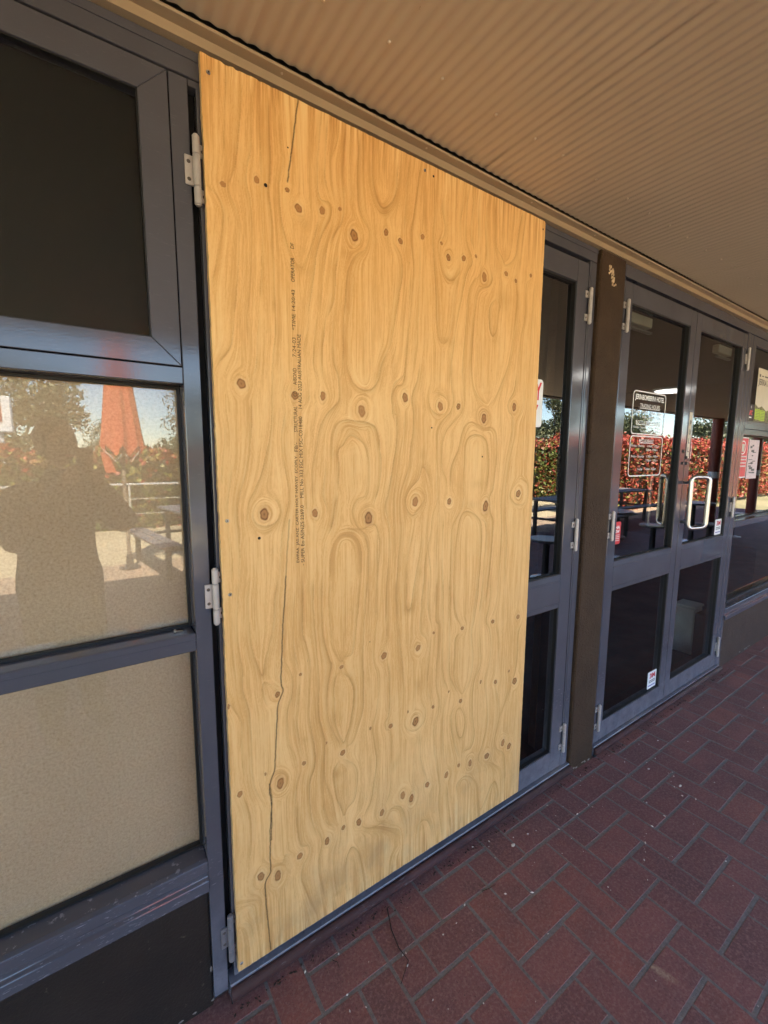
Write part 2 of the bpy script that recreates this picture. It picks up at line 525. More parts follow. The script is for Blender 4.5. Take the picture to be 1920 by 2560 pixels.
# ---- verandah: roof deck, corrugated ceiling sheets, wall trim, front beam
M_DECK = plain('roof_deck', (0.22, 0.20, 0.18), 0.6)
g = MB(); g.box(-8.0, 16.0, -3.02, 6.2, 2.90, 2.96)
tag(g.build('verandah_roof', M_DECK), 'flat verandah roof over the brick footpath', 'roof')
k = NT('ceiling_paint'); p = k.pos()
f = k.noise(p, 1.2, 4)
c = k.ramp(f, [(0.35, (0.47, 0.382, 0.285)), (0.65, (0.51, 0.417, 0.312))])
c = k.mix(k.ramp(k.noise(p, 45, 4, 0.7), [(0.72, 0.0), (0.80, 0.6)]), c, (0.12, 0.08, 0.05))
k.set(c, 0.42, 0, 0.4)
M_CEIL = k.m
M_TRIM = plain('trim_paint', (0.36, 0.27, 0.175), 0.38, 0, 0.06, 3)
M_FASC = plain('fascia_paint', (0.20, 0.15, 0.10), 0.5)
CZ = 2.347; PITCH = 0.032; AMP = 0.0017
ceiling = bpy.data.objects.new('ceiling', None); COL.objects.link(ceiling); tag(ceiling, kind='structure')
def sheet(xa, xb, dz):
    n = int(round((xb - xa) / (PITCH / 8)))
    xs = np.linspace(xa, xb, n + 1)
    zs = CZ + dz + AMP * np.cos(2 * pi * (xs - 0.016) / PITCH)
    ys = (-0.026, -0.8, -1.8, -2.9)
    vs = [(x, y, z) for y in ys for x, z in zip(xs, zs)]
    m_ = n + 1; fs = []
    for j in range(len(ys) - 1):
        for i in range(n): fs.append((j * m_ + i, (j + 1) * m_ + i, (j + 1) * m_ + i + 1, j * m_ + i + 1))
    me = bpy.data.meshes.new('ceiling_sheet'); me.from_pydata(vs, [], fs)
    me.polygons.foreach_set('use_smooth', [True] * len(me.polygons))
    return link('ceiling_sheet', me, M_CEIL, ceiling)
x = 0.845 - 0.768 * 12
i = 0
while x < 15.9:
    sheet(x, x + 0.768 + 0.020, 0.0012 if i % 2 else 0.0); x += 0.768; i += 1
# ceiling screws: one row close to the wall, another further out
sm = MB().lathe((0, 0), [(0.0045, 0.0), (0.0045, -0.002), (0.003, -0.004), (0.001, -0.0045)], 8).mesh('ceiling_screw', smooth=False)
M_CSCREW = plain('screw_zinc', (0.62, 0.52, 0.42), 0.35, 0.6)
sm.materials.append(M_CSCREW)
for xx in (0.18, 0.34, 0.50, 0.68, 0.84, 0.99, 1.17, 1.36, 1.53, 1.69, 1.84, 2.02, 2.2, 2.36, 2.55, 2.72, 2.9, 3.1, 3.3, 3.5):
    xg = 0.016 + round((xx - 0.016) / PITCH) * PITCH + PITCH / 2
    o = link('ceiling_screw', sm, None, ceiling); o.location = (xg, -0.205 + random.uniform(-.004, .004), CZ - AMP + 0.0005)
# trim along the wall: a face and a down-turned light lip
tr = MB().prof([(0.052, 2.312), (0.0, 2.312), (0.0, 2.332), (-0.026, 2.332), (-0.027, 2.3335), (-0.027, 2.338), (-0.025, 2.3385), (0.004, 2.3385), (0.004, 2.35), (0.052, 2.35)], -8.0, 16.0)
t_o = tr.build('ceiling_trim', M_TRIM)
tag(t_o, 'beige metal trim strip where the corrugated ceiling meets the wall', 'trim')
for xx in (0.18, 0.62, 1.1, 1.5, 1.95, 2.4, 2.9):
    MB(wloc(t_o)).lathe((xx, -0.014), [(0.003, 2.3325), (0.003, 2.3305), (0.001, 2.330)], 8).build2('rivet', M_CSCREW, t_o)
b = MB(); b.box(-8, 16, -3.02, -2.90, 2.33, 2.60)
b.box(-8, 16, -3.05, -3.02, 2.34, 2.95)
tag(b.build('verandah_beam', M_FASC, bevel=0.004), 'brown beam and fascia along the open edge of the verandah', 'beam')
# verandah posts
M_POST = plain('red_post', (0.23, 0.055, 0.035), 0.45)
for px, lab in ((11.6, 'round red-brown verandah post in front of the red hedge, nearer one'), (14.6, 'round red-brown verandah post at the far end of the terrace')):
    e = empty('verandah_post', lab, 'post', 'verandah posts', (px, -2.86, GZ))
    MB(e.location).lathe((px, -2.86), [(0.11, GZ), (0.11, 2.33)], 20).build2('shaft', M_POST, e, smooth=False)
    MB(e.location).lathe((px, -2.86), [(0.1125, 1.0), (0.1125, 1.14)], 20).build2('band', M_WHITE, e)
# round ceiling lights, lit
k = NT('lamp_diffuser'); k.set((0.9, 0.9, 0.88), 0.5)
k.b.inputs['Emission Color'].default_value = (1, 0.98, 0.93, 1); k.b.inputs['Emission Strength'].default_value = 1.1
M_LAMP = k.m
for px, lab in ((4.2, 'round white lamp under the verandah ceiling, nearer the boarded door'), (6.1, 'round white lamp under the verandah ceiling, seen reflected above the trading hours')):
    e = empty('ceiling_lamp', lab, 'lamp', 'verandah lamps', (px, -1.55, CZ))
    MB(e.location).lathe((px, -1.55), [(0.20, 2.338), (0.20, 2.318), (0.185, 2.312)], 28).build2('rim', M_WHITE, e)
    MB(e.location).lathe((px, -1.55), [(0.182, 2.316), (0.17, 2.300), (0.11, 2.288), (0.02, 2.284)], 28).build2('diffuser', M_LAMP, e, smooth=True)
# ================================================================== PLYWOOD SHEET
PW, PH = 1.2, 2.3031
# traced grain lines, in crops of the wall: crop -> (x offset, y offset, scale)
CROP = {'A': (480, 100, 3.16), 'B': (900, 380, 3.252), 'C': (520, 780, 3.252), 'D': (900, 900, 3.352),
        'E': (540, 1440, 3.352), 'F': (900, 1440, 3.352), 'G': (560, 1960, 3.77), 'H': (540, 1900, 2.37)}
def ply_xz(cr, x, y):
    ox, oy, s_ = CROP[cr]
    d = RM @ Vector(((ox + x / s_ - 960) / 1092.685, -(oy + y / s_ - 1280) / 1092.685, -1.0))
    t = -CAM.y / d.y
    P_ = CAM + t * d
    return P_.x, P_.z
LINES = """
A.6:262,190 258,400 250,700 248,950
A.7:120,965 110,1130 200,1240 240,1380 225,1550 190,1750 150,1950
A.8:400,260 385,500 365,800 330,1050 290,1160 330,1280 375,1420 375,1700 355,2000 330,2212
A.6:490,320 475,600 465,850 435,1000 430,1150 460,1270 475,1500 465,1800 440,2212
A.5:530,340 535,800 545,1200 550,1600 530,2100
A.9:605,400 605,700 615,900 605,1130 600,1200 625,1380 640,1600 660,1900 665,2212
A.9:690,600 710,850 728,950 700,1080 685,1200 700,1400 740,1560 780,1690 850,1790 890,1740 960,1560 1000,1400
A.9:1030,550 1010,780 995,1000 1010,1240 1090,1290 1095,1400 1030,1540 985,1700 945,2000 920,2212
A.5:1075,590 1060,900 1055,1100 1090,1250
A.6:1130,1380 1070,1600 1040,1850 1010,2150
A.5:1165,620 1150,800 1100,950 1110,1150 1140,1280
A.8:1220,660 1205,850 1190,1050 1200,1230 1190,1420 1130,1530 1080,1640
A1:1320,700 1305,1000 1310,1250 1340,1400 1400,1520 1370,1650 1300,1690 1240,1780 1215,1900 1195,2212
A.8:1160,1680 1135,1850 1120,2050 1060,2212
A1:1430,750 1425,1000 1440,1220 1510,1330 1600,1250 1640,950
A.5:650,420 660,560 670,700
A.4:1540,830 1520,1000 1530,1150
B1:105,0 105,200 140,370 190,455 270,385 310,250 340,0
B.6:410,10 380,250 370,420 355,650
B.9:500,70 465,300 435,520 410,650 415,800 430,950 415,1200 395,1400 370,1650 345,1870 290,1905 255,1980 260,2130 290,2212
B1:265,640 280,740 335,850 340,1000 310,1200 280,1380 250,1560 190,1690 140,1850 120,1920
B.6:520,250 510,620
B.5:495,760 490,900 485,1100 470,1500 440,1800
B.9:605,200 600,500 585,680 590,850 605,1100 620,1380 650,1540 700,1550 730,1480 760,1350 800,1050 835,950
B.9:680,350 665,450 690,600 680,680 640,720 645,850 680,1000 740,1050 800,990 820,900
B.7:860,260 840,450 820,600 830,780
B.8:890,280 870,500 860,700 905,850 910,910 870,990 825,1200 780,1450 745,1700 730,1900
B.7:935,300 905,550 900,700 935,820
B.5:980,310 960,500 960,700 945,800
B.8:1045,350 1020,600 1025,800 1020,920
B.7:975,870 975,990 920,1050 880,1150 860,1400 830,1700 830,1900
B.9:1060,960 1075,1030 1050,1090 970,1130 940,1250 920,1450 905,1700 920,1900 960,1990 1020,2050
B.9:1110,380 1110,600 1115,760 1160,860 1190,920 1260,850 1290,650 1330,450
B.9:1265,1080 1275,1200 1250,1450 1210,1700 1160,1850 1100,1990 1040,2070
B.6:1350,500 1330,700 1300,980
B.6:1395,1030 1350,1080 1345,1300 1310,1500 1285,1750 1280,1950
B.4:1420,1050 1400,1300 1385,1600 1370,1800
B1.3:1115,1180 1060,1240 1045,1340 1055,1450 1080,1500 1110,1450 1125,1330 1140,1250 1115,1180
B.4:410,980 400,1200 380,1500 350,1700
C.9:210,0 205,180 180,300 100,400 65,470
C.5:310,0 320,150 330,300
C.7:415,0 400,250 390,420 375,490 340,510
C.8:540,0 545,200 525,400 520,700 515,900 490,1080 440,1300 380,1450 330,1560 320,1700 350,1800
C.5:820,0 800,150 775,300 770,420
C.6:880,50 860,200 850,430 890,530 905,600
C.8:960,0 945,150 930,320 930,500 940,580
C.9:1020,0 1010,200 1020,400 1060,530 1065,680 1050,740 960,840 910,960 880,1130 855,1280 850,1400 850,1560
C.8:1100,0 1095,300 1080,560
C1:1120,430 1170,560 1230,620 1320,630 1380,560 1420,400 1480,310
C1:1000,1150 1000,1000 1040,910 1100,880 1200,885 1310,905 1370,960 1390,1100 1405,1230 1390,1400 1360,1520 1350,1560
C1:1085,1480 1060,1400 1065,1250 1060,1130 1100,1080 1150,1010 1210,1030 1270,1090 1295,1200 1295,1330 1285,1480 1210,1520 1170,1600 1180,1680 1230,1770 1340,1730 1380,1830 1385,2000 1370,2212
C.6:960,1170 950,1300 930,1480 965,1600 940,1700
C1:955,1840 1000,1760 1030,1600 1060,1480
C1:990,2212 990,2050 1010,1920 1060,1830 1130,1810 1200,1830 1240,1900 1250,2050 1240,2212
C.8:1090,1780 1200,1760 1260,1790 1300,1900 1305,2050 1300,2212
C.8:640,800 620,850 600,1000 610,1200 650,1400 650,1560 620,1700 590,1900 580,2212
C.6:100,850 130,960 125,1100 110,1280 100,1450
C.7:210,1200 180,1450 165,1600 175,1800 200,2000 190,2212
C.8:350,720 355,850 340,1100 310,1300 260,1480 240,1640 260,1800 265,2000 255,2212
C.9:490,1500 560,1540 590,1620 560,1700 480,1740 400,1720 370,1650 390,1580 430,1540
C.6:650,600 625,680 660,760
C.6:820,600 820,720 770,770
C.7:1490,1350 1450,1500 1440,1650 1490,1750
C.5:790,900 775,1200 790,1500 820,1700
D.9:385,0 365,120 290,190 265,260 260,340 280,450 300,480 300,700 270,900 235,1100 205,1230 235,1400 235,1700 220,1900 210,2212
D.9:500,0 480,150 440,270 430,340 445,450 445,600 425,750 410,900 360,1040 335,1150 330,1300 340,1400 330,1560 315,1750 300,2000 310,2212
D.7:770,0 765,200 780,330 760,430 690,510 640,600 635,750 640,950 630,1060 640,1180 600,1300 585,1450 540,1700 530,1900 500,2100
D.7:870,0 880,300 860,430 780,530 720,600 690,720 690,900 720,1000 730,1100
D1:750,1080 760,900 820,750 850,620 880,550 920,520 990,540 1030,560 1100,570 1140,630 1145,800 1130,950 1115,1080 1085,1150 1090,1270 1115,1350 1110,1500 1095,1700 1070,1900 1050,2050
D1:760,2100 750,1900 755,1700 760,1450 780,1360 835,1260 855,1150 855,1000 865,850 870,720 900,650 960,625 1020,640 1060,700 1075,850 1065,1000 1050,1130
D1:830,2212 795,2080 785,1900 795,1650 815,1450 840,1320 880,1270 940,1280 1000,1340 1015,1420 1010,1600 1000,1800 970,2000 945,2212
D.8:1000,1330 1045,1370 1055,1500 1035,1700 1015,1950 990,2150
D.7:1310,100 1290,250 1240,350 1240,430 1270,480 1270,600 1230,800 1200,1000 1180,1200 1180,1500 1160,1800 1140,2050 1100,2150
D.6:1385,200 1370,400 1310,520 1300,650 1250,850 1225,1050 1220,1300 1230,1500 1210,1900
D.8:1340,1000 1280,1070 1260,1150 1320,1210 1390,1180 1400,1040 1340,1000
D.8:605,230 575,320 590,400 640,450 700,450 735,390 720,330 660,290 610,280
D.9:590,1050 560,950 520,900 490,1000 420,1080 385,1170 400,1260 440,1300 470,1260 530,1180 530,1120 490,1120
D.9:455,1400 410,1600 395,1750 390,1950 390,2080 425,2060 455,1850 500,1600 515,1450
D1:145,570 165,700 165,900 155,1080 115,1200
D.5:370,450 360,600 330,800 300,1000 275,1200 280,1500 270,1900
D.8:60,1000 50,1100 20,1140
D.9:110,1390 145,1450 150,1700 145,1950 130,2212
D.9:0,1430 45,1500 65,1620 65,2000 55,2212
D.6:575,1280 560,1500 590,1800 570,2100
D.5:650,1350 640,1700 635,2100
D.6:700,1300 690,1600 695,2000
E.8:205,0 190,200 185,450 205,650 230,800 235,960 280,1100 300,1300 310,1600 320,1750 370,1860 400,1900
E.9:285,0 270,250 280,480 305,640 340,740 385,830 410,700 470,450 490,200 520,0
E.7:575,450 580,700 620,780 650,880 640,1000 605,1120 600,1250 615,1400 660,1500 690,1590
E.7:660,100 650,400 660,620 690,780
E.7:705,880 695,1100 685,1250 710,1420 735,1540
E.8:715,1640 680,1750 665,2000 670,2212
E.9:730,0 730,450 755,570 790,720 790,950 780,1150 800,1300 825,1450 830,1600 795,1720 790,1850 810,2050 860,2200
E.9:820,0 820,300 845,600 865,900 865,1150 890,1280 915,1400 905,1600 900,1800 920,1980 950,2090
E1:890,0 890,350 910,550 950,700 965,760 940,900 930,1050 940,1200 980,1300 1030,1390 1045,1460
E1:955,0 945,200 960,400 970,580 1010,670 1050,720 1085,680 1145,650 1170,500 1195,250 1215,0
E1.1:1055,800 1010,840 990,930 995,1080 1000,1230 1060,1390 1090,1340 1120,1250 1145,1100 1150,950 1120,860 1070,820 1055,800
E1:1275,0 1255,300 1235,650 1240,900 1240,1100 1200,1250 1150,1390 1100,1430 1080,1480
E1.1:1045,1530 990,1620 980,1700 1000,1850 1050,1970 1070,2010 1100,1950 1160,1870 1185,1700 1170,1600 1110,1550 1045,1530
E1.1:920,1430 910,1600 930,1750 980,1880 1010,2060
E.9:1345,0 1335,200 1345,350 1310,600 1320,740 1350,820 1360,1000 1340,1150 1310,1270 1330,1400 1345,1550 1320,1750 1300,1880 1250,1990 1210,2030
E.7:1420,100 1430,500 1410,600
E.7:1430,700 1450,800 1455,1000 1450,1160 1420,1230 1430,1290 1460,1310 1470,1500 1455,1800 1420,1920
E.9:500,930 410,890 390,940 395,1020 430,1080 490,1050
E.7:500,1650 560,1630 600,1680 590,1760 520,1810 470,1800
E.6:80,1000 130,1100 200,1200 215,1300 215,1500 230,1700
E.5:235,1870 270,1950 300,2212
E.5:130,300 140,700 170,1000
F.7:300,0 310,250 330,500 355,700 370,900 375,1020
F.7:520,0 520,200 505,450 555,530 560,610 520,670
F.7:570,0 570,300 600,430
F.7:600,500 590,620 575,800 570,950 600,1060
F.9:640,0 635,350 660,420 655,600 635,800 640,950 660,1040 655,1150 620,1250 615,1400 640,1600 665,1750 655,1900 670,2050 690,2212
F.8:695,0 700,400 695,700 705,850 740,960
F.8:745,0 755,400 750,700 760,850 830,1000
F.9:780,0 790,300 830,390 860,420
F1:1000,0 990,150 960,350 935,480 945,700 920,870 870,970 845,990 810,940 785,850 790,650 800,520 860,470
F.9:1035,0 1020,250 1000,450 1010,600 1010,750 960,880 945,1050 950,1200 960,1330 930,1440 870,1470 850,1520
F.8:1090,0 1085,200 1055,370 1080,450 1095,600 1080,750 1050,880 1065,1100 1060,1250 1020,1420 990,1530 1020,1590
F.6:1140,420 1160,550 1150,850
F.7:1140,920 1165,1080 1160,1250 1110,1400
F1:840,1120 810,1150 810,1250 830,1340 860,1340 880,1240 870,1160 840,1120
F.9:825,1080 780,1120 760,1200 775,1350 810,1480 835,1530
F.9:1360,400 1330,480 1310,750 1250,970 1170,1180 1130,1350 1140,1440 1200,1490 1215,1600 1210,1750
F.6:745,980 720,1050 700,1250 700,1450 720,1600
F.7:520,1330 510,1480 530,1600 565,1720
F.9:810,1850 810,1750 870,1680 930,1690 980,1750 990,1850 1010,1950 1060,1850 1090,1770 1130,1720 1160,1780
F.8:1070,1550 1130,1580 1180,1620 1180,1750
F.7:730,1720 740,1850 755,2000 765,2100
F.8:200,1990 300,1930 360,1960 390,2100 390,2212
F.8:0,2090 60,2110 150,2100 250,2110 330,2130 350,2212
F1:490,2212 500,2080 550,2050 580,2090 620,2212
F.6:380,1180 370,1250 410,1300 480,1290 540,1220 555,1120 520,1060
F.6:1250,800 1260,900 1240,1020
G.8:690,130 680,400 720,580 790,590 795,680 750,760 735,900 800,1080 880,1260
G.8:820,0 825,250 870,420 920,550 895,700 900,880 945,1060 975,1190
G.8:930,100 945,280 975,380 1060,390
G.8:1075,480 1020,680 1030,800 1050,980 1080,1120
G1.2:1160,1070 1140,850 1150,700 1200,600 1260,640 1300,760 1330,880
G.8:440,745 550,740 580,670 640,660 700,650
G.6:110,1150 200,1120 280,1100 340,1110 345,1250
G.6:510,1030 520,1150 530,1500
G.6:180,100 240,280 260,500 240,750
G.6:150,1350 200,1310 260,1350 290,1480
G.8:1320,380 1410,410 1480,380 1540,400 1650,400
G.6:1560,830 1580,680 1640,610
"""
KNOTS = """
A:245,1140,25,28 510,1105,25,30 752,1185,18,24 840,1330,30,40 1028,1348,26,34 1168,1335,14,20 1280,1545,32,55 1533,1520,18,35
B:328,725,20,28 508,690,18,25 662,742,12,16 718,858,20,30 843,865,18,28 942,848,10,18 1010,1018,22,42 1188,990,16,24 1266,1048,12,18 1388,1005,10,20
C:270,583,38,48 705,680,30,42 932,683,24,38 1247,805,32,52 457,1645,42,52 868,1635,26,36 1303,1675,36,52
D:375,315,26,42 670,390,24,42 822,390,18,30 1036,490,24,42 1290,395,18,36 460,1188,28,42 745,1185,20,28 1050,1225,24,50 1325,1120,20,36
E:1052,763,18,19 708,825,14,16 515,993,24,26 1408,668,24,34 1465,1258,18,24 1295,1278,10,14 1063,1482,22,28 925,1400,10,12 738,1570,18,22 540,1738,34,48 200,1828,24,32 415,1660,12,14 1392,1985,20,32 1198,2065,22,34 1068,2110,16,24 105,1095,12,25
F:487,603,22,28 618,477,10,14 857,438,14,18 1112,382,14,20 1323,342,14,24 1248,797,8,12 1295,880,18,34 1012,888,8,18 1135,888,14,20 844,1048,14,22 745,970,8,10 613,1098,12,16 402,1140,8,12 467,1220,28,40 1197,1397,16,30 1248,1425,16,30 1063,1508,20,28 923,1568,16,28 828,1588,12,20 725,1668,18,28 565,1750,18,28 360,1840,22,34 432,1865,20,34
G:348,872,36,46 508,865,34,50 715,680,28,36 972,540,26,36
"""
SMUDGE = """
B:1160,1200,70,90,.5 700,1540,70,40,.4 205,500,40,60,.4 740,1040,60,30,.4 1100,1520,40,60,.35
D:520,790,30,50,.35 500,1780,20,40,.4 980,1040,60,40,.3 920,1220,60,40,.35 420,2080,40,40,.5
C:1180,960,90,40,.35 1150,1790,100,30,.35 1040,1600,25,120,.45 1015,1150,30,50,.35
E:990,1190,30,60,.55 1005,1660,25,40,.6 750,1370,30,30,.35 400,800,30,50,.3
F:490,910,40,60,.5 320,1540,30,50,.35 285,1600,20,40,.3 500,1370,20,50,.4
G:990,900,70,70,.45 1080,900,60,80,.35 1300,700,50,120,.4 1060,1040,30,20,.5 300,1200,60,100,.2 600,1300,80,120,.25 1400,650,120,120,.25
A:880,1440,40,60,.35 860,1800,60,60,.35 1240,1700,50,50,.3
"""
CRACKS = """
A:838,455 815,650 790,850 765,1040 755,1120
E:585,0 575,200 560,400 550,700 545,900 560,960 520,1080 512,1200 505,1350 495,1550 490,1630 460,1720 450,1800 465,1900 465,2212
G:430,0 450,160 440,350 435,650 440,820 390,930 395,1080 415,1300 440,1560
C:660,1690 650,1850 640,2000 630,2212
"""
DX = 0.0020
NX, NZ = int(round(PW / DX)) + 1, int(round(PH / DX)) + 1
gx = np.linspace(0, PW, NX); gz = np.linspace(0, PH, NZ)
def catmull(pts, step):
    P = np.array(pts, float)
    if len(P) < 3:
        Q = P
        out = []
        for i in range(len(Q) - 1):
            n = max(2, int(np.hypot(*(Q[i + 1] - Q[i])) / step))
            out += [Q[i] + (Q[i + 1] - Q[i]) * t for t in np.linspace(0, 1, n, endpoint=False)]
        return np.array(out + [Q[-1]])
    Q = np.vstack([2 * P[0] - P[1], P, 2 * P[-1] - P[-2]])
    out = []
    for i in range(1, len(Q) - 2):
        p0, p1, p2, p3 = Q[i - 1], Q[i], Q[i + 1], Q[i + 2]
        n = max(2, int(np.hypot(*(p2 - p1)) / step))
        for t in np.linspace(0, 1, n, endpoint=False):
            out.append(0.5 * ((2 * p1) + (-p0 + p2) * t + (2 * p0 - 5 * p1 + 4 * p2 - p3) * t * t + (-p0 + 3 * p1 - 3 * p2 + p3) * t ** 3))
    return np.array(out + [P[-1]])
def parse(txt):
    for ln in txt.strip().splitlines():
        h, b_ = ln.split(':')
        yield h, [tuple(float(q) for q in w.split(',')) for w in b_.split()]
dark = np.zeros((NZ, NX)); soft = np.zeros((NZ, NX))
Txx = np.full((NZ, NX), 0.0); Txz = np.zeros((NZ, NX)); Tzz = np.full((NZ, NX), 0.012)    # grain direction tensor
WIN = 17
lr = random.Random(3)
for h, pts in parse(LINES):
    cr, wt = h[0], float(h[1:])
    P_ = catmull([ply_xz(cr, *q) for q in pts], 0.003)
    jit = np.cumsum(rng.normal(0, 0.00022, len(P_))); jit -= np.linspace(jit[0], jit[-1], len(jit))
    P_[:, 0] += jit
    T_ = np.gradient(P_, axis=0); T_ /= np.maximum(1e-9, np.hypot(T_[:, 0], T_[:, 1]))[:, None]
    side = 1 if lr.random() < 0.5 else -1
    wid = lr.uniform(0.0014, 0.0022); sw = lr.uniform(0.006, 0.013)
    nn = len(P_)
    amp = wt * lr.uniform(0.75, 1.05) * (0.72 + 0.28 * np.sin(np.linspace(0, lr.uniform(4, 12), nn) + lr.uniform(0, 6)))
    fade = np.clip(np.minimum(np.arange(nn), np.arange(nn)[::-1]) / 12.0, 0.15, 1)
    best = {}
    d1 = np.full((NZ, NX), 9.0, np.float32) if nn > 99999 else None
    xs0, xs1 = max(0, int((P_[:, 0].min() - 0.036) / DX)), min(NX, int((P_[:, 0].max() + 0.036) / DX) + 1)
    zs0, zs1 = max(0, int((P_[:, 1].min() - 0.036) / DX)), min(NZ, int((P_[:, 1].max() + 0.036) / DX) + 1)
    if xs1 <= xs0 or zs1 <= zs0: continue
    D_ = np.full((zs1 - zs0, xs1 - xs0), 9.0); SG = np.zeros_like(D_); AM = np.zeros_like(D_)
    for i in range(nn):
        ix, iz = int(P_[i, 0] / DX), int(P_[i, 1] / DX)
        a0, a1 = max(xs0, ix - WIN), min(xs1, ix + WIN + 1); b0, b1 = max(zs0, iz - WIN), min(zs1, iz + WIN + 1)
        if a1 <= a0 or b1 <= b0: continue
        ex = gx[a0:a1][None, :] - P_[i, 0]; ez = gz[b0:b1][:, None] - P_[i, 1]
        d = np.hypot(ex, ez)
        sub = D_[b0 - zs0:b1 - zs0, a0 - xs0:a1 - xs0]
        mk = d < sub
        sub[mk] = d[mk]
        SG[b0 - zs0:b1 - zs0, a0 - xs0:a1 - xs0][mk] = (T_[i, 0] * ez - T_[i, 1] * ex)[mk]
        AM[b0 - zs0:b1 - zs0, a0 - xs0:a1 - xs0][mk] = amp[i] * fade[i]
    ii = np.clip((P_[:, 0] / DX).astype(int), 0, NX - 1); jj = np.clip((P_[:, 1] / DX).astype(int), 0, NZ - 1)
    np.add.at(Txx, (jj, ii), T_[:, 0] ** 2); np.add.at(Txz, (jj, ii), T_[:, 0] * T_[:, 1]); np.add.at(Tzz, (jj, ii), T_[:, 1] ** 2)
    core = AM * np.exp(-(D_ / wid) ** 2)
    grad = AM * np.exp(-D_ / sw) * (SG * side > 0) * np.clip((0.034 - D_) / 0.012, 0, 1)
    R_ = dark[zs0:zs1, xs0:xs1]; np.maximum(R_, core, out=R_)
    R_ = soft[zs0:zs1, xs0:xs1]; np.maximum(R_, grad, out=R_)
knot = np.zeros((NZ, NX)); halo = np.zeros((NZ, NX))
GX, GZg = np.meshgrid(gx, gz)
for h, pts in parse(KNOTS):
    for (x_, y_, a_, b_) in pts:
        cx, cz = ply_xz(h, x_, y_); x2, _z = ply_xz(h, x_ + a_, y_); _x, z2 = ply_xz(h, x_, y_ - b_)
        ax, bz = abs(x2 - cx) * 0.88, abs(z2 - cz) * 0.88
        sel = (np.abs(GX - cx) < ax * 4) & (np.abs(GZg - cz) < bz * 4)
        if not sel.any(): continue
        ang = np.arctan2(GZg[sel] - cz, GX[sel] - cx)
        wob = 1 + 0.10 * np.sin(ang * 2 + cx * 40) + 0.06 * np.sin(ang * 5 + cz * 30)
        r_ = np.hypot((GX[sel] - cx) / ax, (GZg[sel] - cz) / bz) / wob
        kv = np.clip((1.12 - r_) / 0.22, 0, 1) * (0.66 + 0.30 * np.exp(-((r_ - 0.86) / 0.16) ** 2) + 0.22 * np.exp(-(r_ / 0.22) ** 2) - 0.05 * np.exp(-((r_ - 0.55) / 0.15) ** 2))
        kv *= 0.72 + 0.28 * abs(math.sin(cx * 97 + cz * 61))
        ring = 0.34 * np.exp(-((r_ - 1.75) / 0.16) ** 2) * (np.sin(ang * 1.0 + cx * 9) > -0.3) * min(1, ax / 0.008)
        knot[sel] = np.maximum(knot[sel], np.clip(kv, 0, 1))
        wk = 0.5 * np.exp(-((r_ - 1.2) / 0.7) ** 2)            # fibres part round the knot
        tx_, tz_ = -(GZg[sel] - cz) / bz ** 1.0, (GX[sel] - cx) / ax ** 1.0
        nn_ = np.maximum(1e-9, np.hypot(tx_ * ax, tz_ * bz)); tx_, tz_ = tx_ * ax / nn_, tz_ * bz / nn_
        Txx[sel] += wk * tx_ ** 2; Txz[sel] += wk * tx_ * tz_; Tzz[sel] += wk * tz_ ** 2
        soft[sel] = np.maximum(soft[sel], ring)
        dark[sel] *= np.clip((r_ - 0.9) / 0.5, 0, 1)
        halo[sel] = np.maximum(halo[sel], 0.55 * np.exp(-((r_ - 1.28) / 0.22) ** 2))
for h, pts in parse(SMUDGE):
    for (x_, y_, a_, b_, w_) in pts:
        cx, cz = ply_xz(h, x_, y_); x2, _z = ply_xz(h, x_ + a_, y_); _x, z2 = ply_xz(h, x_, y_ - b_)
        r_ = np.hypot((GX - cx) / abs(x2 - cx), (GZg - cz) / abs(z2 - cz))
        soft += w_ * np.exp(-r_ ** 2) * (0.75 + 0.25 * rng.random((NZ, NX)))
crack = np.zeros((NZ, NX))
for h, pts in parse(CRACKS):
    P_ = catmull([ply_xz(h, *q) for q in pts], 0.0015)
    P_[:, 0] += np.convolve(rng.normal(0, 0.0012, len(P_)), np.ones(9) / 9, 'same')
    faint = h == 'C'
    for i, (x_, z_) in enumerate(P_):
        ix, iz = int(x_ / DX), int(z_ / DX)
        for jx in range(max(0, ix - 2), min(NX, ix + 4)):
            for jz in range(max(0, iz - 2), min(NZ, iz + 4)):
                d = math.hypot(gx[jx] - x_, gz[jz] - z_)
                crack[jz, jx] = max(crack[jz, jx], (0.45 if faint else 1.0) * math.exp(-(d / 0.0017) ** 2))

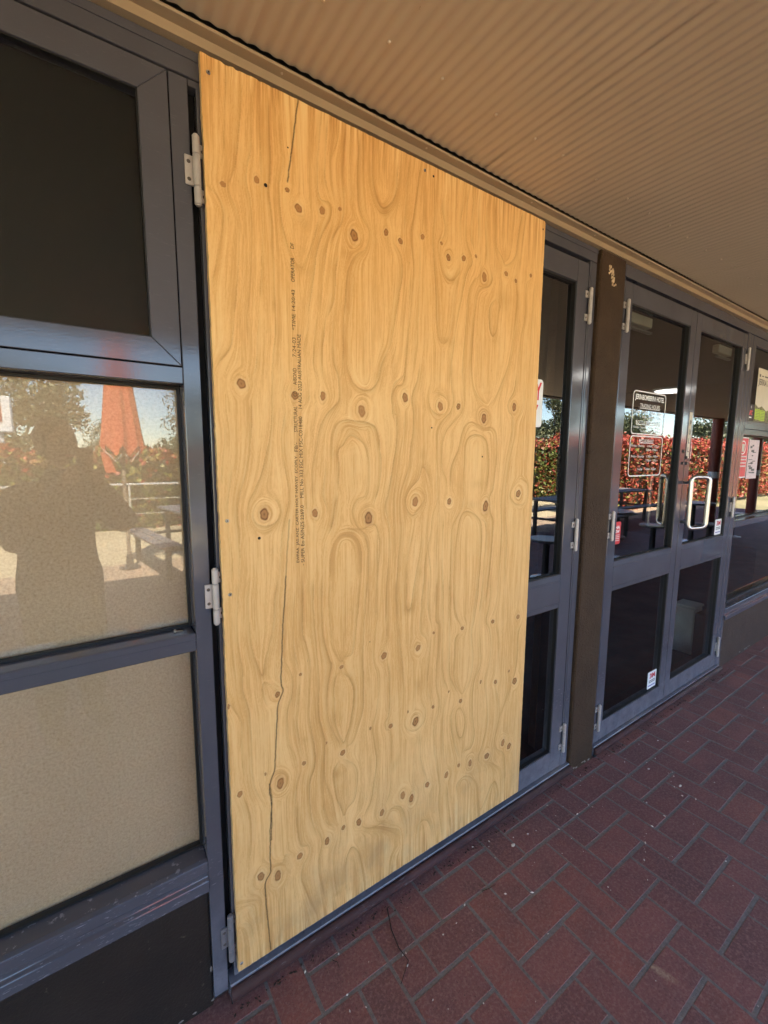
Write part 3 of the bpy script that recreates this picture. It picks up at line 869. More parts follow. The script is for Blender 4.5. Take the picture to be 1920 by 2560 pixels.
# fibre streaks: noise dragged along the grain direction
def blur(a, r_, it=3):
    for _ in range(it):
        for ax_ in (0, 1):
            pad = [(0, 0), (0, 0)]; pad[ax_] = (r_ + 1, r_)
            c_ = np.cumsum(np.pad(a, pad, mode='edge'), axis=ax_)
            n_ = a.shape[ax_]
            hi_ = np.take(c_, np.arange(2 * r_ + 1, 2 * r_ + 1 + n_), axis=ax_); lo_ = np.take(c_, np.arange(0, n_), axis=ax_)
            a = (hi_ - lo_) / (2 * r_ + 1)
    return a
Txx, Txz, Tzz = blur(Txx, 6), blur(Txz, 6), blur(Tzz, 6)
th_ = 0.5 * np.arctan2(2 * Txz, Txx - Tzz)
vx_, vz_ = np.cos(th_), np.sin(th_)
sgn = np.where(vz_ < 0, -1.0, 1.0); vx_ *= sgn; vz_ *= sgn
def drag(src, steps, hop):
    acc = src.copy(); cnt = 1
    for dirn in (1, -1):
        px_ = np.tile(np.arange(NX, dtype=float), (NZ, 1)); pz_ = np.tile(np.arange(NZ, dtype=float)[:, None], (1, NX))
        for _ in range(steps):
            i_ = np.clip(px_.round().astype(np.int32), 0, NX - 1); j_ = np.clip(pz_.round().astype(np.int32), 0, NZ - 1)
            px_ += dirn * hop * vx_[j_, i_]; pz_ += dirn * hop * vz_[j_, i_]
            i_ = np.clip(px_.round().astype(np.int32), 0, NX - 1); j_ = np.clip(pz_.round().astype(np.int32), 0, NZ - 1)
            acc += src[j_, i_]; cnt += 1
    return acc / cnt
w1 = rng.normal(size=(NZ, NX)); fine = drag(w1, 22, 1.0); fine /= fine.std()
w2 = blur(rng.normal(size=(NZ, NX)), 1, 2); broad = drag(w2, 30, 3.0); broad /= broad.std()
fibre = np.clip(0.45 + 0.085 * fine + 0.060 * broad, 0, 1)

k = NT('pine_plywood'); o_ = k.obj()
at = k.n('ShaderNodeAttribute'); at.attribute_name = 'wood'
at2 = k.n('ShaderNodeAttribute'); at2.attribute_name = 'wood2'
sp = k.n('ShaderNodeSeparateColor'); k.l(at.outputs['Color'], sp.inputs[0])
sp2 = k.n('ShaderNodeSeparateColor'); k.l(at2.outputs['Color'], sp2.inputs[0])
warp = k.n('ShaderNodeMix'); warp.data_type = 'VECTOR'
nz = k.n('ShaderNodeTexNoise'); nz.inputs['Scale'].default_value = 3.2; nz.inputs['Detail'].default_value = 3; k.l(o_, nz.inputs['Vector'])
wv = k.n('ShaderNodeVectorMath'); wv.operation = 'MULTIPLY_ADD'; k.l(nz.outputs['Color'], wv.inputs[0]); wv.inputs[1].default_value = (0.10, 0, 0); k.l(o_, wv.inputs[2])
vec = wv.outputs[0]
base = k.ramp(k.noise(k.scale(o_, (3.2, 1, 1.1)), 1.5, 3), [(0.3, (0.725, 0.408, 0.138)), (0.7, (0.825, 0.502, 0.198))])
g1 = k.noise(k.scale(vec, (34, 1, 1.3)), 1.0, 3, 0.6)          # broad early and late wood
base = k.mix(k.ramp(g1, [(0.45, 0.0), (0.75, 0.34)]), base, (0.54, 0.262, 0.075))
g2 = k.noise(k.scale(vec, (230, 1, 5)), 1.0, 4, 0.7)           # fibre
base = k.mix(k.ramp(sp2.outputs[2], [(0.42, 0.0), (0.95, 0.80)]), base, (0.50, 0.245, 0.070))
base = k.mix(k.ramp(sp2.outputs[2], [(0.05, 0.75), (0.5, 0.0)]), base, (0.88, 0.63, 0.29))
g3 = k.noise(k.scale(o_, (420, 1, 40)), 1.0, 2, 0.5)           # short dark flecks
base = k.mix(k.ramp(g3, [(0.74, 0.0), (0.79, 0.60)]), base, (0.22, 0.10, 0.03))
soft_f = k.math('MULTIPLY', sp.outputs[1], 0.62)
base = k.mix(soft_f, base, (0.42, 0.205, 0.045))
brk = k.math('MULTIPLY', k.ramp(k.noise(k.scale(o_, (300, 1, 120)), 1.0, 3), [(0.3, 0.55), (0.65, 1.0)]), k.ramp(k.noise(k.scale(o_, (9, 1, 5)), 1.0, 3), [(0.3, 0.45), (0.62, 1.0)]))
base = k.mix(k.math('MULTIPLY', k.math('MULTIPLY', sp.outputs[0], 0.80), brk), base, (0.35, 0.148, 0.032))
base = k.mix(k.math('MULTIPLY', sp2.outputs[0], 0.45), base, (0.72, 0.50, 0.25))
kc = k.ramp(sp.outputs[2], [(0.35, (0.46, 0.23, 0.075)), (0.66, (0.40, 0.185, 0.060)), (0.95, (0.110, 0.042, 0.013))])
base = k.mix(k.ramp(sp.outputs[2], [(0.05, 0.0), (0.5, 0.95)]), base, kc)
# grime rubbed on towards the bottom edge and a few handling marks
gr = k.noise(k.scale(o_, (7, 1, 5)), 1.0, 5, 0.65)
sz = k.n('ShaderNodeSeparateXYZ'); k.l(o_, sz.inputs[0])
lo = k.n('ShaderNodeMapRange'); lo.inputs[1].default_value = 0.42; lo.inputs[2].default_value = 0.0; k.l(sz.outputs[2], lo.inputs[0])
base = k.mix(k.math('MULTIPLY', k.ramp(gr, [(0.44, 0.0), (0.68, 0.40)]), lo.outputs[0]), base, (0.24, 0.17, 0.10))
base = k.mix(sp2.outputs[1], base, (0.020, 0.010, 0.005))
k.set(base, 0.62, 0, 0.28)
hgt = k.math('SUBTRACT', k.math('ADD', k.math('MULTIPLY', sp2.outputs[2], 0.6), k.math('MULTIPLY', sp.outputs[0], -0.4)), k.math('MULTIPLY', sp2.outputs[1], 3.0))
k.bump(hgt, 0.28, 0.0010)
M_PLY = k.m
k = NT('plywood_edge'); o_ = k.obj()
ly = k.n('ShaderNodeTexWave'); ly.wave_type = 'BANDS'; ly.bands_direction = 'Y'; ly.inputs['Scale'].default_value = 55; ly.inputs['Distortion'].default_value = 1.0
k.l(o_, ly.inputs['Vector'])
k.set(k.ramp(ly.outputs['Fac'], [(0.3, (0.62, 0.43, 0.22)), (0.7, (0.40, 0.24, 0.10))]), 0.8)
M_PLYEDGE = k.m

PT = 0.015
ply = empty('plywood_sheet', 'tall knotty pine plywood sheet screwed over the broken door', 'plywood', None, (0, 0, 0))
# face with a slightly chewed outline
ex = GX.copy(); ez = GZg.copy()
top_j = np.convolve(rng.normal(0, 1, NX), np.ones(5) / 5, 'same') * 0.0010
bot_j = np.convolve(rng.normal(0, 1, NX), np.ones(5) / 5, 'same') * 0.0012
lef_j = np.convolve(rng.normal(0, 1, NZ), np.ones(5) / 5, 'same') * 0.0008
rig_j = np.convolve(rng.normal(0, 1, NZ), np.ones(7) / 7, 'same') * 0.0008
for xi, wd, dp in ((0.055, 0.006, 0.005), (0.078, 0.003, 0.007), (0.13, 0.004, 0.002), (0.16, 0.006, 0.002)):
    top_j -= dp * np.exp(-((gx - xi) / wd) ** 2)
ez[-1, :] += top_j; ez[0, :] += bot_j; ex[:, 0] += lef_j; ex[:, -1] += rig_j
for j in range(0, 10):                                   # rounded lower right and upper right corners
    cut = 0.010 - math.sqrt(max(0, 0.010 ** 2 - (0.010 - j * DX) ** 2)) if j * DX < 0.010 else 0
    ex[j, -1] -= cut * 1.4; ex[NZ - 1 - j, -1] -= cut * 0.5
bow = 0.0016 * np.sin(GX / PW * pi) * np.sin(GZg / PH * pi * 2 + 0.6) - 0.0004
V = np.stack([ex.ravel(), bow.ravel(), ez.ravel()], 1).astype(np.float32)
idx = np.arange(NX * NZ).reshape(NZ, NX)
quads = np.stack([idx[:-1, :-1].ravel(), idx[:-1, 1:].ravel(), idx[1:, 1:].ravel(), idx[1:, :-1].ravel()], 1).astype(np.int32)
me = bpy.data.meshes.new('face_veneer')
me.vertices.add(len(V)); me.vertices.foreach_set('co', V.ravel())
nq = len(quads); me.loops.add(nq * 4); me.polygons.add(nq)
me.loops.foreach_set('vertex_index', quads.ravel())
me.polygons.foreach_set('loop_start', np.arange(0, nq * 4, 4, dtype=np.int32))
me.polygons.foreach_set('use_smooth', np.ones(nq, bool))
me.update(calc_edges=True)
def col_attr(nm, r_, g_, b_):
    at_ = me.attributes.new(nm, 'FLOAT_COLOR', 'POINT')
    arr = np.stack([r_.ravel(), g_.ravel(), b_.ravel(), np.ones(r_.size)], 1).astype(np.float32)
    at_.data.foreach_set('color', np.clip(arr, 0, 1).ravel())
col_attr('wood', dark, soft, knot)
col_attr('wood2', halo, crack, fibre)
link('face_veneer', me, M_PLY, ply)
# core behind the face: edge strip round the outline and back
ring = [tuple(V[i]) for i in list(idx[0, ::4]) + list(idx[::6, -1]) + list(idx[-1, ::-4]) + list(idx[::-6, 0])]
seen = []; 
for q in ring:
    if not seen or (abs(q[0] - seen[-1][0]) + abs(q[2] - seen[-1][2])) > 1e-5: seen.append(q)
n = len(seen)
vs = [(float(a_), float(b_), float(c_)) for a_, b_, c_ in seen] + [(float(a_), PT, float(c_)) for a_, b_, c_ in seen]
fs = [(i, (i + 1) % n, (i + 1) % n + n, i + n) for i in range(n)] + [tuple(range(n, 2 * n))]
MB(wloc(ply)).add(vs, fs).build2('veneer_core', M_PLYEDGE, ply)
# stamped mill print, reading upwards
k = NT('stamp_ink'); p = k.pos()
k.set((0.10, 0.058, 0.022), 0.8)
M_INK = k.m
for body, z0, z1 in (('EWPAA  JAS-ANZ  CARTER HOLT HARVEY  ECOPLY', 1.151, 1.440), ('F8/-', 1.452, 1.475), ('STRUCTURAL', 1.503, 1.569), ('CD', 1.594, 1.608),
                     ('A/BOND', 1.624, 1.666), ('7-24-03', 1.694, 1.742), ('*TIME 14:20:43', 1.760, 1.858), ('OPERATOR', 1.877, 1.935), ('DF', 1.956, 1.969)):
    text_mesh('stamp_line', body, (0.1975, 0.2075, z0, z1), -0.0022, M_INK, ply, vert=True)
text_mesh('stamp_line', '- SUPER Eo AS/NZS 2269.0   MILL No 333 FSC MIX FSC-C018480   14 AUG 2023 AUSTRALIAN MADE', (0.2110, 0.2210, 1.141, 1.752), -0.0022, M_INK, ply, vert=True)
# screws and nail holes
def ply_px(cr, x_, y_): 
    a_, b_ = ply_xz(cr, x_, y_); return a_, b_
M_HOLE = plain('screw_hole', (0.02, 0.012, 0.006), 0.9)
def stud(parent, name, x_, y_, z_, r_, m, proud=0.0015):
    a_ = [(x_ + r_ * cos(2 * pi * i / 10), y_, z_ + r_ * sin(2 * pi * i / 10)) for i in range(10)]
    b_ = [(x_ + r_ * 0.72 * cos(2 * pi * i / 10), y_ - proud, z_ + r_ * 0.72 * sin(2 * pi * i / 10)) for i in range(10)]
    fs = [(i, (i + 1) % 10, (i + 1) % 10 + 10, i + 10) for i in range(10)] + [tuple(range(10, 20))]
    return MB(wloc(parent)).add(a_ + b_, fs).build2(name, m, parent)
for cr, x_, y_ in (('A', 128, 258), ('B', 525, 150), ('C', 155, 1698), ('E', 117, 155), ('G', 165, 1685)):
    a_, b_ = ply_px(cr, x_, y_)
    s_ = stud(ply, 'screw', a_, -0.0016, b_, 0.0048, M_SCREW, 0.0016)
    stud(s_, 'cross_slot', a_, -0.0033, b_, 0.0017, M_HOLE, 0.0003)
for cr, x_, y_, r_ in (('A', 580, 1150, 0.0045), ('B', 595, 200, 0.0035), ('B', 1485, 630, 0.0035), ('C', 415, 1838, 0.0040), ('A', 755, 853, 0.002), ('D', 598, 568, 0.003), ('D', 1022, 810, 0.003), ('F', 80, 550, 0.0016)):
    a_, b_ = ply_px(cr, x_, y_)
    stud(ply, 'nail_hole', a_, -0.0019, b_, r_, M_HOLE, 0.0003)

# ================================================================== SHOPFRONT
DY = 0.066          # back of frame members
def pane(parent, x0, x1, z0, z1, y, m=M_GLASS, name='pane'):
    return MB(wloc(parent)).box(x0, x1, y, y + 0.006, z0, z1).build2(name, m, parent)
def reveal(parent, x0, x1, z0, z1, y0, y1, t=0.003, m=None):
    """black rubber lining inside a glazing rebate"""
    b_ = MB(wloc(parent))
    b_.box(x0, x0 + t, y0, y1, z0, z1).box(x1 - t, x1, y0, y1, z0, z1).box(x0 + t, x1 - t, y0, y1, z0, z0 + t).box(x0 + t, x1 - t, y0, y1, z1 - t, z1)
    return b_.build2('gasket', m or M_GASKET, parent)
def mitre_sash(parent, x0, x1, z0, z1, gx0, gx1, gz0, gz1, y0, y1):
    P = lambda pts: MB(wloc(parent)).poly(pts, y0, y1).build2('sash_rail', M_FRAME, parent, 0.0012)
    e = 0.0004
    P([(x0, z1), (gx0, gz1), (gx1, gz1), (x1, z1)])
    P([(x0, z0), (x1, z0), (gx1, gz0), (gx0, gz0)])
    P([(x0, z0 + e), (gx0, gz0 + e), (gx0, gz1 - e), (x0, z1 - e)])
    P([(x1, z0 + e), (x1, z1 - e), (gx1, gz1 - e), (gx1, gz0 + e)])

def window(label, xa, xb, wallmat, wall_label, film=M_GLASS):
    w = empty('shopfront_window', label, 'window', 'shopfront windows', ((xa + xb) / 2, FY, 0.28))
    part('jamb', M_FRAME, w, xa, xa + 0.038, FY, DY + 0.03, -0.06, 2.2535)
    part('jamb', M_FRAME, w, xb - 0.038, xb, FY, DY + 0.03, -0.06, 2.2535)
    a_, b_ = xa + 0.0405, xb - 0.0405
    # awning sash on top
    mitre_sash(w, a_, b_, 1.6435, 2.2520, a_ + 0.058, b_ - 0.058, 1.699, 2.194, FY - 0.001, FY + 0.034)
    pane(w, a_ + 0.05, b_ - 0.05, 1.69, 2.20, FY + 0.014, M_CLEAR)
    reveal(w, a_ + 0.058, b_ - 0.058, 1.699, 2.194, FY + 0.003, FY + 0.0138, 0.0022)
    part('transom', M_FRAME, w, xa + 0.0385, xb - 0.0385, FY, DY + 0.03, 1.604, 1.6410)
    part('rebate', M_DARKGAP, w, xa + 0.0385, xb - 0.0385, FY + 0.036, DY + 0.02, 1.6412, 2.2535, 0)  # black sheet behind the sash pane stands in for the unlit interior
    # two fixed panes, set back
    yg = 0.086
    part('mid_rail', M_FRAME, w, xa + 0.0385, xb - 0.0385, FY - 0.002, yg + 0.02, 0.957, 1.003, 0.003)
    part('rail_bead', M_FRAME, w, xa + 0.0385, xb - 0.0385, FY - 0.0035, FY - 0.0022, 0.984, 0.987, 0)
    pane(w, xa + 0.036, xb - 0.036, 1.0035, 1.6035, yg, film)
    pane(w, xa + 0.036, xb - 0.036, 0.3715, 0.9565, yg, film)
    reveal(w, xa + 0.0385, xb - 0.0385, 1.0035, 1.6035, yg - 0.012, yg - 0.0003, 0.006)
    reveal(w, xa + 0.0385, xb - 0.0385, 0.3718, 0.9565, yg - 0.010, yg - 0.0003, 0.006)
    s_ = MB(wloc(w)).prof([(yg + 0.02, 0.371), (0.030, 0.371), (0.018, 0.368), (0.018, 0.338), (0.022, 0.334), (0.022, 0.322), (0.012, 0.316), (0.010, 0.286), (0.014, 0.284), (yg + 0.02, 0.284)], xa + 0.0385, xb - 0.0385)
    s_.build2('sill', M_FRAME, w, 0.0012)
    lw = MB(((xa + xb) / 2, 0, 0)).box(xa + 0.0385, xb - 0.0385, 0.030, 0.20, -0.3, 0.2835)
    lo_ = lw.build('low_wall', wallmat, None, 0.004)
    tag(lo_, wall_label, 'wall', 'low walls under the windows')
    return w

wl = window('wide aluminium window backed with tan board on the inside, left of the plywood', -1.60, -0.024, M_LOWWALL, 'near-black rendered low wall under the board-backed window')
wr = window('aluminium window with posters beside the glass double door', 3.428, 5.06, M_LOWWALL2, 'brown rendered low wall under the poster window', M_FILM)

# particle board standing behind the left window
k = NT('particle_board'); p = k.pos()
c = k.ramp(k.noise(p, 3, 4), [(0.3, (0.51, 0.375, 0.240)), (0.7, (0.58, 0.435, 0.285))])
c = k.mix(k.ramp(k.noise(p, 170, 3, 0.75), [(0.42, 0.0), (0.72, 0.62)]), c, (0.27, 0.170, 0.095))
c = k.mix(k.ramp(k.noise(p, 120, 3, 0.7), [(0.55, 0.0), (0.78, 0.5)]), c, (0.68, 0.54, 0.38))
k.set(c, 0.85, 0, 0.2)
b_ = MB((-0.8, 0.12, 0.36)); b_.box(-1.59, -0.034, 0.100, 0.116, 0.36, 1.615)
tag(b_.build('particle_board', k.m), 'tan particle board standing inside the left window', 'board')
# loose screw left on the window rail
sc = empty('loose_screw', 'small loose screw lying on the window rail beside the plywood', 'screw', None, (-0.090, 0.045, 1.006))
MB(sc.location).tube([(-0.104, 0.050, 1.0065), (-0.088, 0.043, 1.0065)], 0.0018, 8, r1=0.0014).build2('shank', M_STEEL, sc)
MB(sc.location).tube([(-0.107, 0.0513, 1.0075), (-0.1035, 0.0498, 1.0075)], 0.0042, 10).build2('screw_head', M_STEEL, sc)

# ---- head member and threshold over the whole front
hd = empty('frame_head', 'long charcoal aluminium head running above doors and windows', 'frame', None, (1.6, FY, 2.26))
for a_, b_ in ((-1.60, 1.586), (1.792, 5.06)):
    part('head_section', M_FRAME, hd, a_, b_, FY, 0.10, 2.2575, 2.3105, 0.0015)
part('head_cover', M_FRAME, hd, -1.60, 1.586, FY - 0.0025, FY - 0.0002, 2.292, 2.3105, 0.0006)

k = NT('sill_paint'); p = k.pos()
c = k.ramp(k.noise(p, 8, 4), [(0.35, (0.042, 0.018, 0.018)), (0.65, (0.070, 0.030, 0.029))])
c = k.mix(k.ramp(k.noise(k.scale(p, (9, 40, 60)), 2.0, 5, 0.75), [(0.60, 0.0), (0.70, 0.7)]), c, (0.20, 0.18, 0.19))
k.set(c, 0.68, 0, 0.35); k.bump(k.noise(p, 90, 4, 0.7), 0.6, 0.003)
M_SILLPAINT = k.m
th = empty('door_threshold', 'worn threshold strip with red-brown painted nosing along the doors', 'threshold', None, (1.6, 0, -0.06))
for a_, b_ in ((-0.0215, 1.588), (1.80, 3.420)):
    MB(wloc(th)).prof([(0.10, -0.034), (0.006, -0.034), (0.004, -0.037), (0.004, -0.085), (0.10, -0.085)], a_, b_).build2('metal_strip', M_FRAME, th, 0.001)
    MB(wloc(th)).prof([(0.0035, -0.040), (-0.006, -0.041), (-0.014, -0.046), (-0.018, -0.054), (-0.018, -0.064), (-0.014, -0.070), (0.0035, -0.072)], a_, b_).build2('nosing', M_SILLPAINT, th, 0.0, True)
    MB(wloc(th)).box(a_, b_, 0.0, 0.0038, -0.0895, -0.0722).build2('painted_shadow', M_DARKGAP, th)  # near-black strip: the shadow under the nosing put in as colour

# ---- hinges
def hinge(parent, xc, zc, mid_left=True, y=FY, hm=None):
    hm = hm or M_HINGE
    org = wloc(parent)
    h_ = 0.070; r_ = 0.0080; yb = y - 0.0125
    b_ = MB(org)
    for z0, z1 in ((zc - h_, zc - 0.0335), (zc - 0.0320, zc + 0.0320), (zc + 0.0335, zc + h_)):
        b_.lathe((xc, yb), [(r_ * 0.9, z0), (r_, z0 + 0.001), (r_, z1 - 0.001), (r_ * 0.9, z1)], 14)
    b_.lathe((xc, yb), [(r_ * 0.62, zc - h_ - 0.003), (r_ * 0.62, zc + h_ + 0.003)], 12)
    hg = b_.build2('hinge', hm, parent, smooth=False)
    s_ = -1 if mid_left else 1
    def plate(sgn, z0, z1):
        a_, c_ = sorted((xc + sgn * 0.004, xc + sgn * 0.0235))
        MB(org).box(a_, c_, y - 0.0055, y - 0.0008, z0, z1).build2('hinge_plate', hm, hg, 0.0008)
    plate(s_, zc - 0.0300, zc + 0.0310)
    plate(-s_, zc + 0.0330, zc + 0.0600); plate(-s_, zc - 0.0600, zc - 0.0330)
    for sgn, dz in ((s_, 0.018), (s_, -0.018), (-s_, 0.046), (-s_, -0.047)):
        stud(hg, 'screw', xc + sgn * 0.0155, y - 0.0055, zc + dz, 0.0042, M_HSCREW, 0.0010)
    return hg

# ---- door leaves
def door(label, x0, x1, gx0, gx1, hinges, mid_left, meet=None, glass=M_FILM):
    d = empty('glass_door', label, 'door', 'aluminium glass doors', ((x0 + x1) / 2, FY, -0.03))
    zb, zt = -0.031, 2.2415
    part('stile', M_FRAME, d, x0, gx0, FY, DY, zb, zt)
    part('stile', M_FRAME, d, gx1, x1, FY, DY, zb, zt)
    e = 0.0006
    part('top_rail', M_FRAME, d, gx0 + e, gx1 - e, FY + 0.0006, DY, 2.156, zt)
    part('lock_rail', M_FRAME, d, gx0 + e, gx1 - e, FY + 0.0006, DY, 0.772, 0.924)
    part('bottom_rail', M_FRAME, d, gx0 + e, gx1 - e, FY + 0.0006, DY, zb, 0.066)
    for z0 in (0.893, 0.790):
        part('rail_bead', M_FRAME, d, gx0 + e, gx1 - e, FY - 0.0022, FY + 0.0004, z0, z0 + 0.006, 0.0008)
    yg = 0.0415
    pane(d, gx0 - 0.004, gx1 + 0.004, 0.926, 2.154, yg, glass)
    pane(d, gx0 - 0.004, gx1 + 0.004, 0.068, 0.770, yg, M_CLEAR)
    reveal(d, gx0 + e, gx1 - e, 0.924, 2.156, FY + 0.006, yg - 0.0003, 0.0035)
    reveal(d, gx0 + e, gx1 - e, 0.066, 0.772, FY + 0.006, yg - 0.0003, 0.0035)
    for xc, zc in hinges: hinge(d, xc, zc, mid_left, hm=M_HINGE_OLD if (zc < 0.5 and xc < 0.5) else None)
    return d

HZ = (2.066, 1.091, 0.112)
dA1 = door('left leaf of the boarded door, almost hidden behind the plywood', -0.0065, 0.7705, 0.072, 0.694, [(-0.0145, z) for z in HZ], True)
dA2 = door('right leaf of the boarded door, its glass half showing beside the plywood', 0.7775, 1.5305, 0.853, 1.4525, [(1.5335, z + 0.006) for z in HZ], False)
dB1 = door('left leaf of the glass double door, with white trading hours lettering', 1.8225, 2.589, 1.895, 2.524, [(1.837, z + 0.02 * (z > 1)) for z in HZ], False)
dB2 = door('right leaf of the glass double door, next to the poster window', 2.5955, 3.3655, 2.662, 3.298, [(3.372, z + 0.02 * (z > 1)) for z in HZ], True)
# door jambs
jm = empty('door_jamb', 'charcoal aluminium jamb between the boarded door and the brown pillar', 'jamb', None, (1.56, FY, 0))
part('jamb_face', M_FRAME, jm, 1.5365, 1.5475, FY, 0.10, -0.05, 2.2555)
part('jamb_face', M_FRAME, jm, 1.5505, 1.5855, FY, 0.10, -0.075, 2.2555)
part('rebate', M_DARKGAP, jm, 1.5255, 1.5650, 0.050, 0.10, -0.05, 2.2535, 0)
jm = empty('door_jamb', 'charcoal aluminium jamb between the brown pillar and the glass double door', 'jamb', None, (1.8, FY, 0))
part('jamb_face', M_FRAME, jm, 1.7925, 1.8195, FY, 0.10, -0.075, 2.2555)
part('rebate', M_DARKGAP, jm, 1.795, 1.838, 0.067, 0.11, -0.05, 2.2535, 0)
jm = empty('door_jamb', 'charcoal aluminium jamb between the glass double door and poster window', 'jamb', None, (3.4, FY, 0))
part('jamb_face', M_FRAME, jm, 3.3715, 3.4255, FY, 0.10, -0.075, 2.2555)
jm = empty('door_jamb', 'thin dark rebate between the left window and the boarded door', 'jamb', None, (-0.015, FY, 0))
part('rebate', M_DARKGAP, jm, -0.0235, -0.0070, 0.050, 0.10, -0.075, 2.2535, 0)
part('jamb_face', M_FRAME, jm, -0.0225, 0.30, 0.024, 0.049, 2.2425, 2.2560, 0)
bk = empty('door_backing', 'dark rebate strip behind the meeting stiles of the glass double door', 'trim', None, (2.59, 0.07, 0))
part('rebate', M_DARKGAP, bk, 2.570, 2.615, 0.0665, 0.08, -0.03, 2.24, 0)
bk2 = empty('door_backing', 'dark strip above the door leaves in the head rebate', 'trim', None, (1.6, 0.07, 2.25))
for a_, b_ in ((0.302, 1.53), (1.82, 3.37)):
    part('rebate', M_DARKGAP, bk2, a_, b_, 0.0665, 0.085, 2.225, 2.257, 0)

# ---- pillar with flaked paint near the top
pil = empty('pillar', 'brown rendered pillar with flaked paint between the two doors', 'pillar', None, (1.69, 0.1, -0.1))
pm = MB(wloc(pil)).box(1.5905, 1.7905, 0.004, 0.25, -0.12, 2.3115)
pm.build2('shaft', M_PILLAR, pil, 0.006)
part('joint', M_DARKGAP, pil, 1.5860, 1.5903, 0.030, 0.20, -0.10, 2.311, 0)
M_FLAKE = plain('bare_plaster', (0.62, 0.47, 0.30), 0.9, 0, 0.25, 120)
fr_ = random.Random(5)
for i in range(26):
    t_ = fr_.random()
    cx = 1.652 + 0.045 * t_ + fr_.uniform(-0.022, 0.022) * (1 - 0.4 * t_); cz = 2.272 - 0.085 * t_ + fr_.uniform(-0.014, 0.014)
    n_ = fr_.randint(5, 7); a0 = fr_.random() * 6
    pts = [(cx + fr_.uniform(.0025, .0062) * cos(a0 + 2 * pi * q / n_), cz + fr_.uniform(.003, .008) * sin(a0 + 2 * pi * q / n_)) for q in range(n_)]
    MB(wloc(pil)).poly(pts, 0.0015 - 0.0002 * i * 0.1, 0.0045).build2('paint_flake', M_FLAKE, pil)
# worn white edges along foot of the pillar and low wall
M_CHIP = plain('bare_edge', (0.26, 0.23, 0.20), 0.9, 0, 0.3, 80)
def chips(parent, xa, xb, y, z, n_, r0=0.003, r1=0.009):
    for i in range(n_):
        cx = fr_.uniform(xa, xb); cz = z + fr_.uniform(-.004, .006)
        m_ = fr_.randint(5, 7)
        pts = [(cx + fr_.uniform(r0, r1) * 1.6 * cos(2 * pi * q / m_), cz + fr_.uniform(r0, r1) * 0.6 * sin(2 * pi * q / m_)) for q in range(m_)]
        MB(wloc(parent)).poly(pts, y - 0.0012, y + 0.002).build2('paint_flake', M_CHIP, parent)
chips(pil, 1.60, 1.785, 0.004, -0.080, 7)
lw_l = [o for o in bpy.data.objects if o.name == 'low_wall'][0]
chips(lw_l, -0.40, -0.066, 0.030, -0.076, 9, 0.002, 0.006)
for i in range(2):
    cz = fr_.uniform(-.06, .05); cx = -0.0645
    pts = [(cx + fr_.uniform(-.004, .0015), cz - .006), (cx + .002, cz), (cx + fr_.uniform(-.002, .001), cz + .008), (cx - .004, cz + .002)]
    MB(wloc(lw_l)).poly(pts, 0.0288, 0.032).build2('paint_flake', M_CHIP, lw_l)
lw_r = [o for o in bpy.data.objects if o.name == 'low_wall.001'][0]
chips(lw_r, 3.9, 4.2, 0.030, -0.074, 7)

# ---- pull handles on the double door: rounded stainless loops
def loop(pts, r=0.03, n=6):
    out = []
    m_ = len(pts)
    for i in range(m_):
        p0, p1, p2 = Vector(pts[i - 1]), Vector(pts[i]), Vector(pts[(i + 1) % m_])
        a_ = p1 + (p0 - p1).normalized() * r; b_ = p1 + (p2 - p1).normalized() * r
        for q in range(n + 1):
            t = q / n; out.append(((1 - t) ** 2) * a_ + 2 * t * (1 - t) * p1 + t * t * b_)
    return out
hz0, hz1 = 1.035, 1.335
lp = loop([(2.605, -0.020, hz0), (2.672, -0.085, hz0 + 0.012), (2.672, -0.085, hz1), (2.605, -0.020, hz1)], 0.028)
hnd = MB(wloc(dB2)).tube(lp, 0.0125, 12, closed=True).build2('pull_handle', M_STEEL, dB2, smooth=True)
for z in (hz0 + 0.035, hz1 - 0.035):
    MB(wloc(dB2)).tube([(2.608, -0.020, z), (2.615, 0.021, z)], 0.009, 10).build2('handle_mount', M_STEEL, hnd)
lp = loop([(2.560, 0.075, hz0), (2.530, 0.165, hz0), (2.530, 0.165, hz1), (2.560, 0.075, hz1)], 0.024)
MB(wloc(dB1)).tube(lp, 0.0125, 12, closed=True).build2('pull_handle', M_STEEL, dB1, smooth=True)
# lock cylinders
for x_, z_ in ((2.563, 1.480), (2.606, 1.445), (2.562, 1.412), (2.614, 1.410)):
    stud(dB1 if x_ < 2.592 else dB2, 'lock_cylinder', x_, FY - 0.0004, z_, 0.010, M_BLACK, 0.006)
# door closers seen through the glass
M_CLOSER = plain('closer_case', (0.66, 0.62, 0.55), 0.4)
for d_, a_, b_ in ((dB1, 1.99, 2.20), (dB2, 3.06, 3.27)):
    c_ = MB(wloc(d_)).box(a_, b_, 0.068, 0.105, 2.100, 2.150).build2('door_closer', M_CLOSER, d_, 0.004)
    MB(wloc(d_)).box(a_ + 0.02, b_ + 0.02, 0.075, 0.095, 2.078, 2.088).build2('closer_arm', M_STEEL, c_, 0.001)

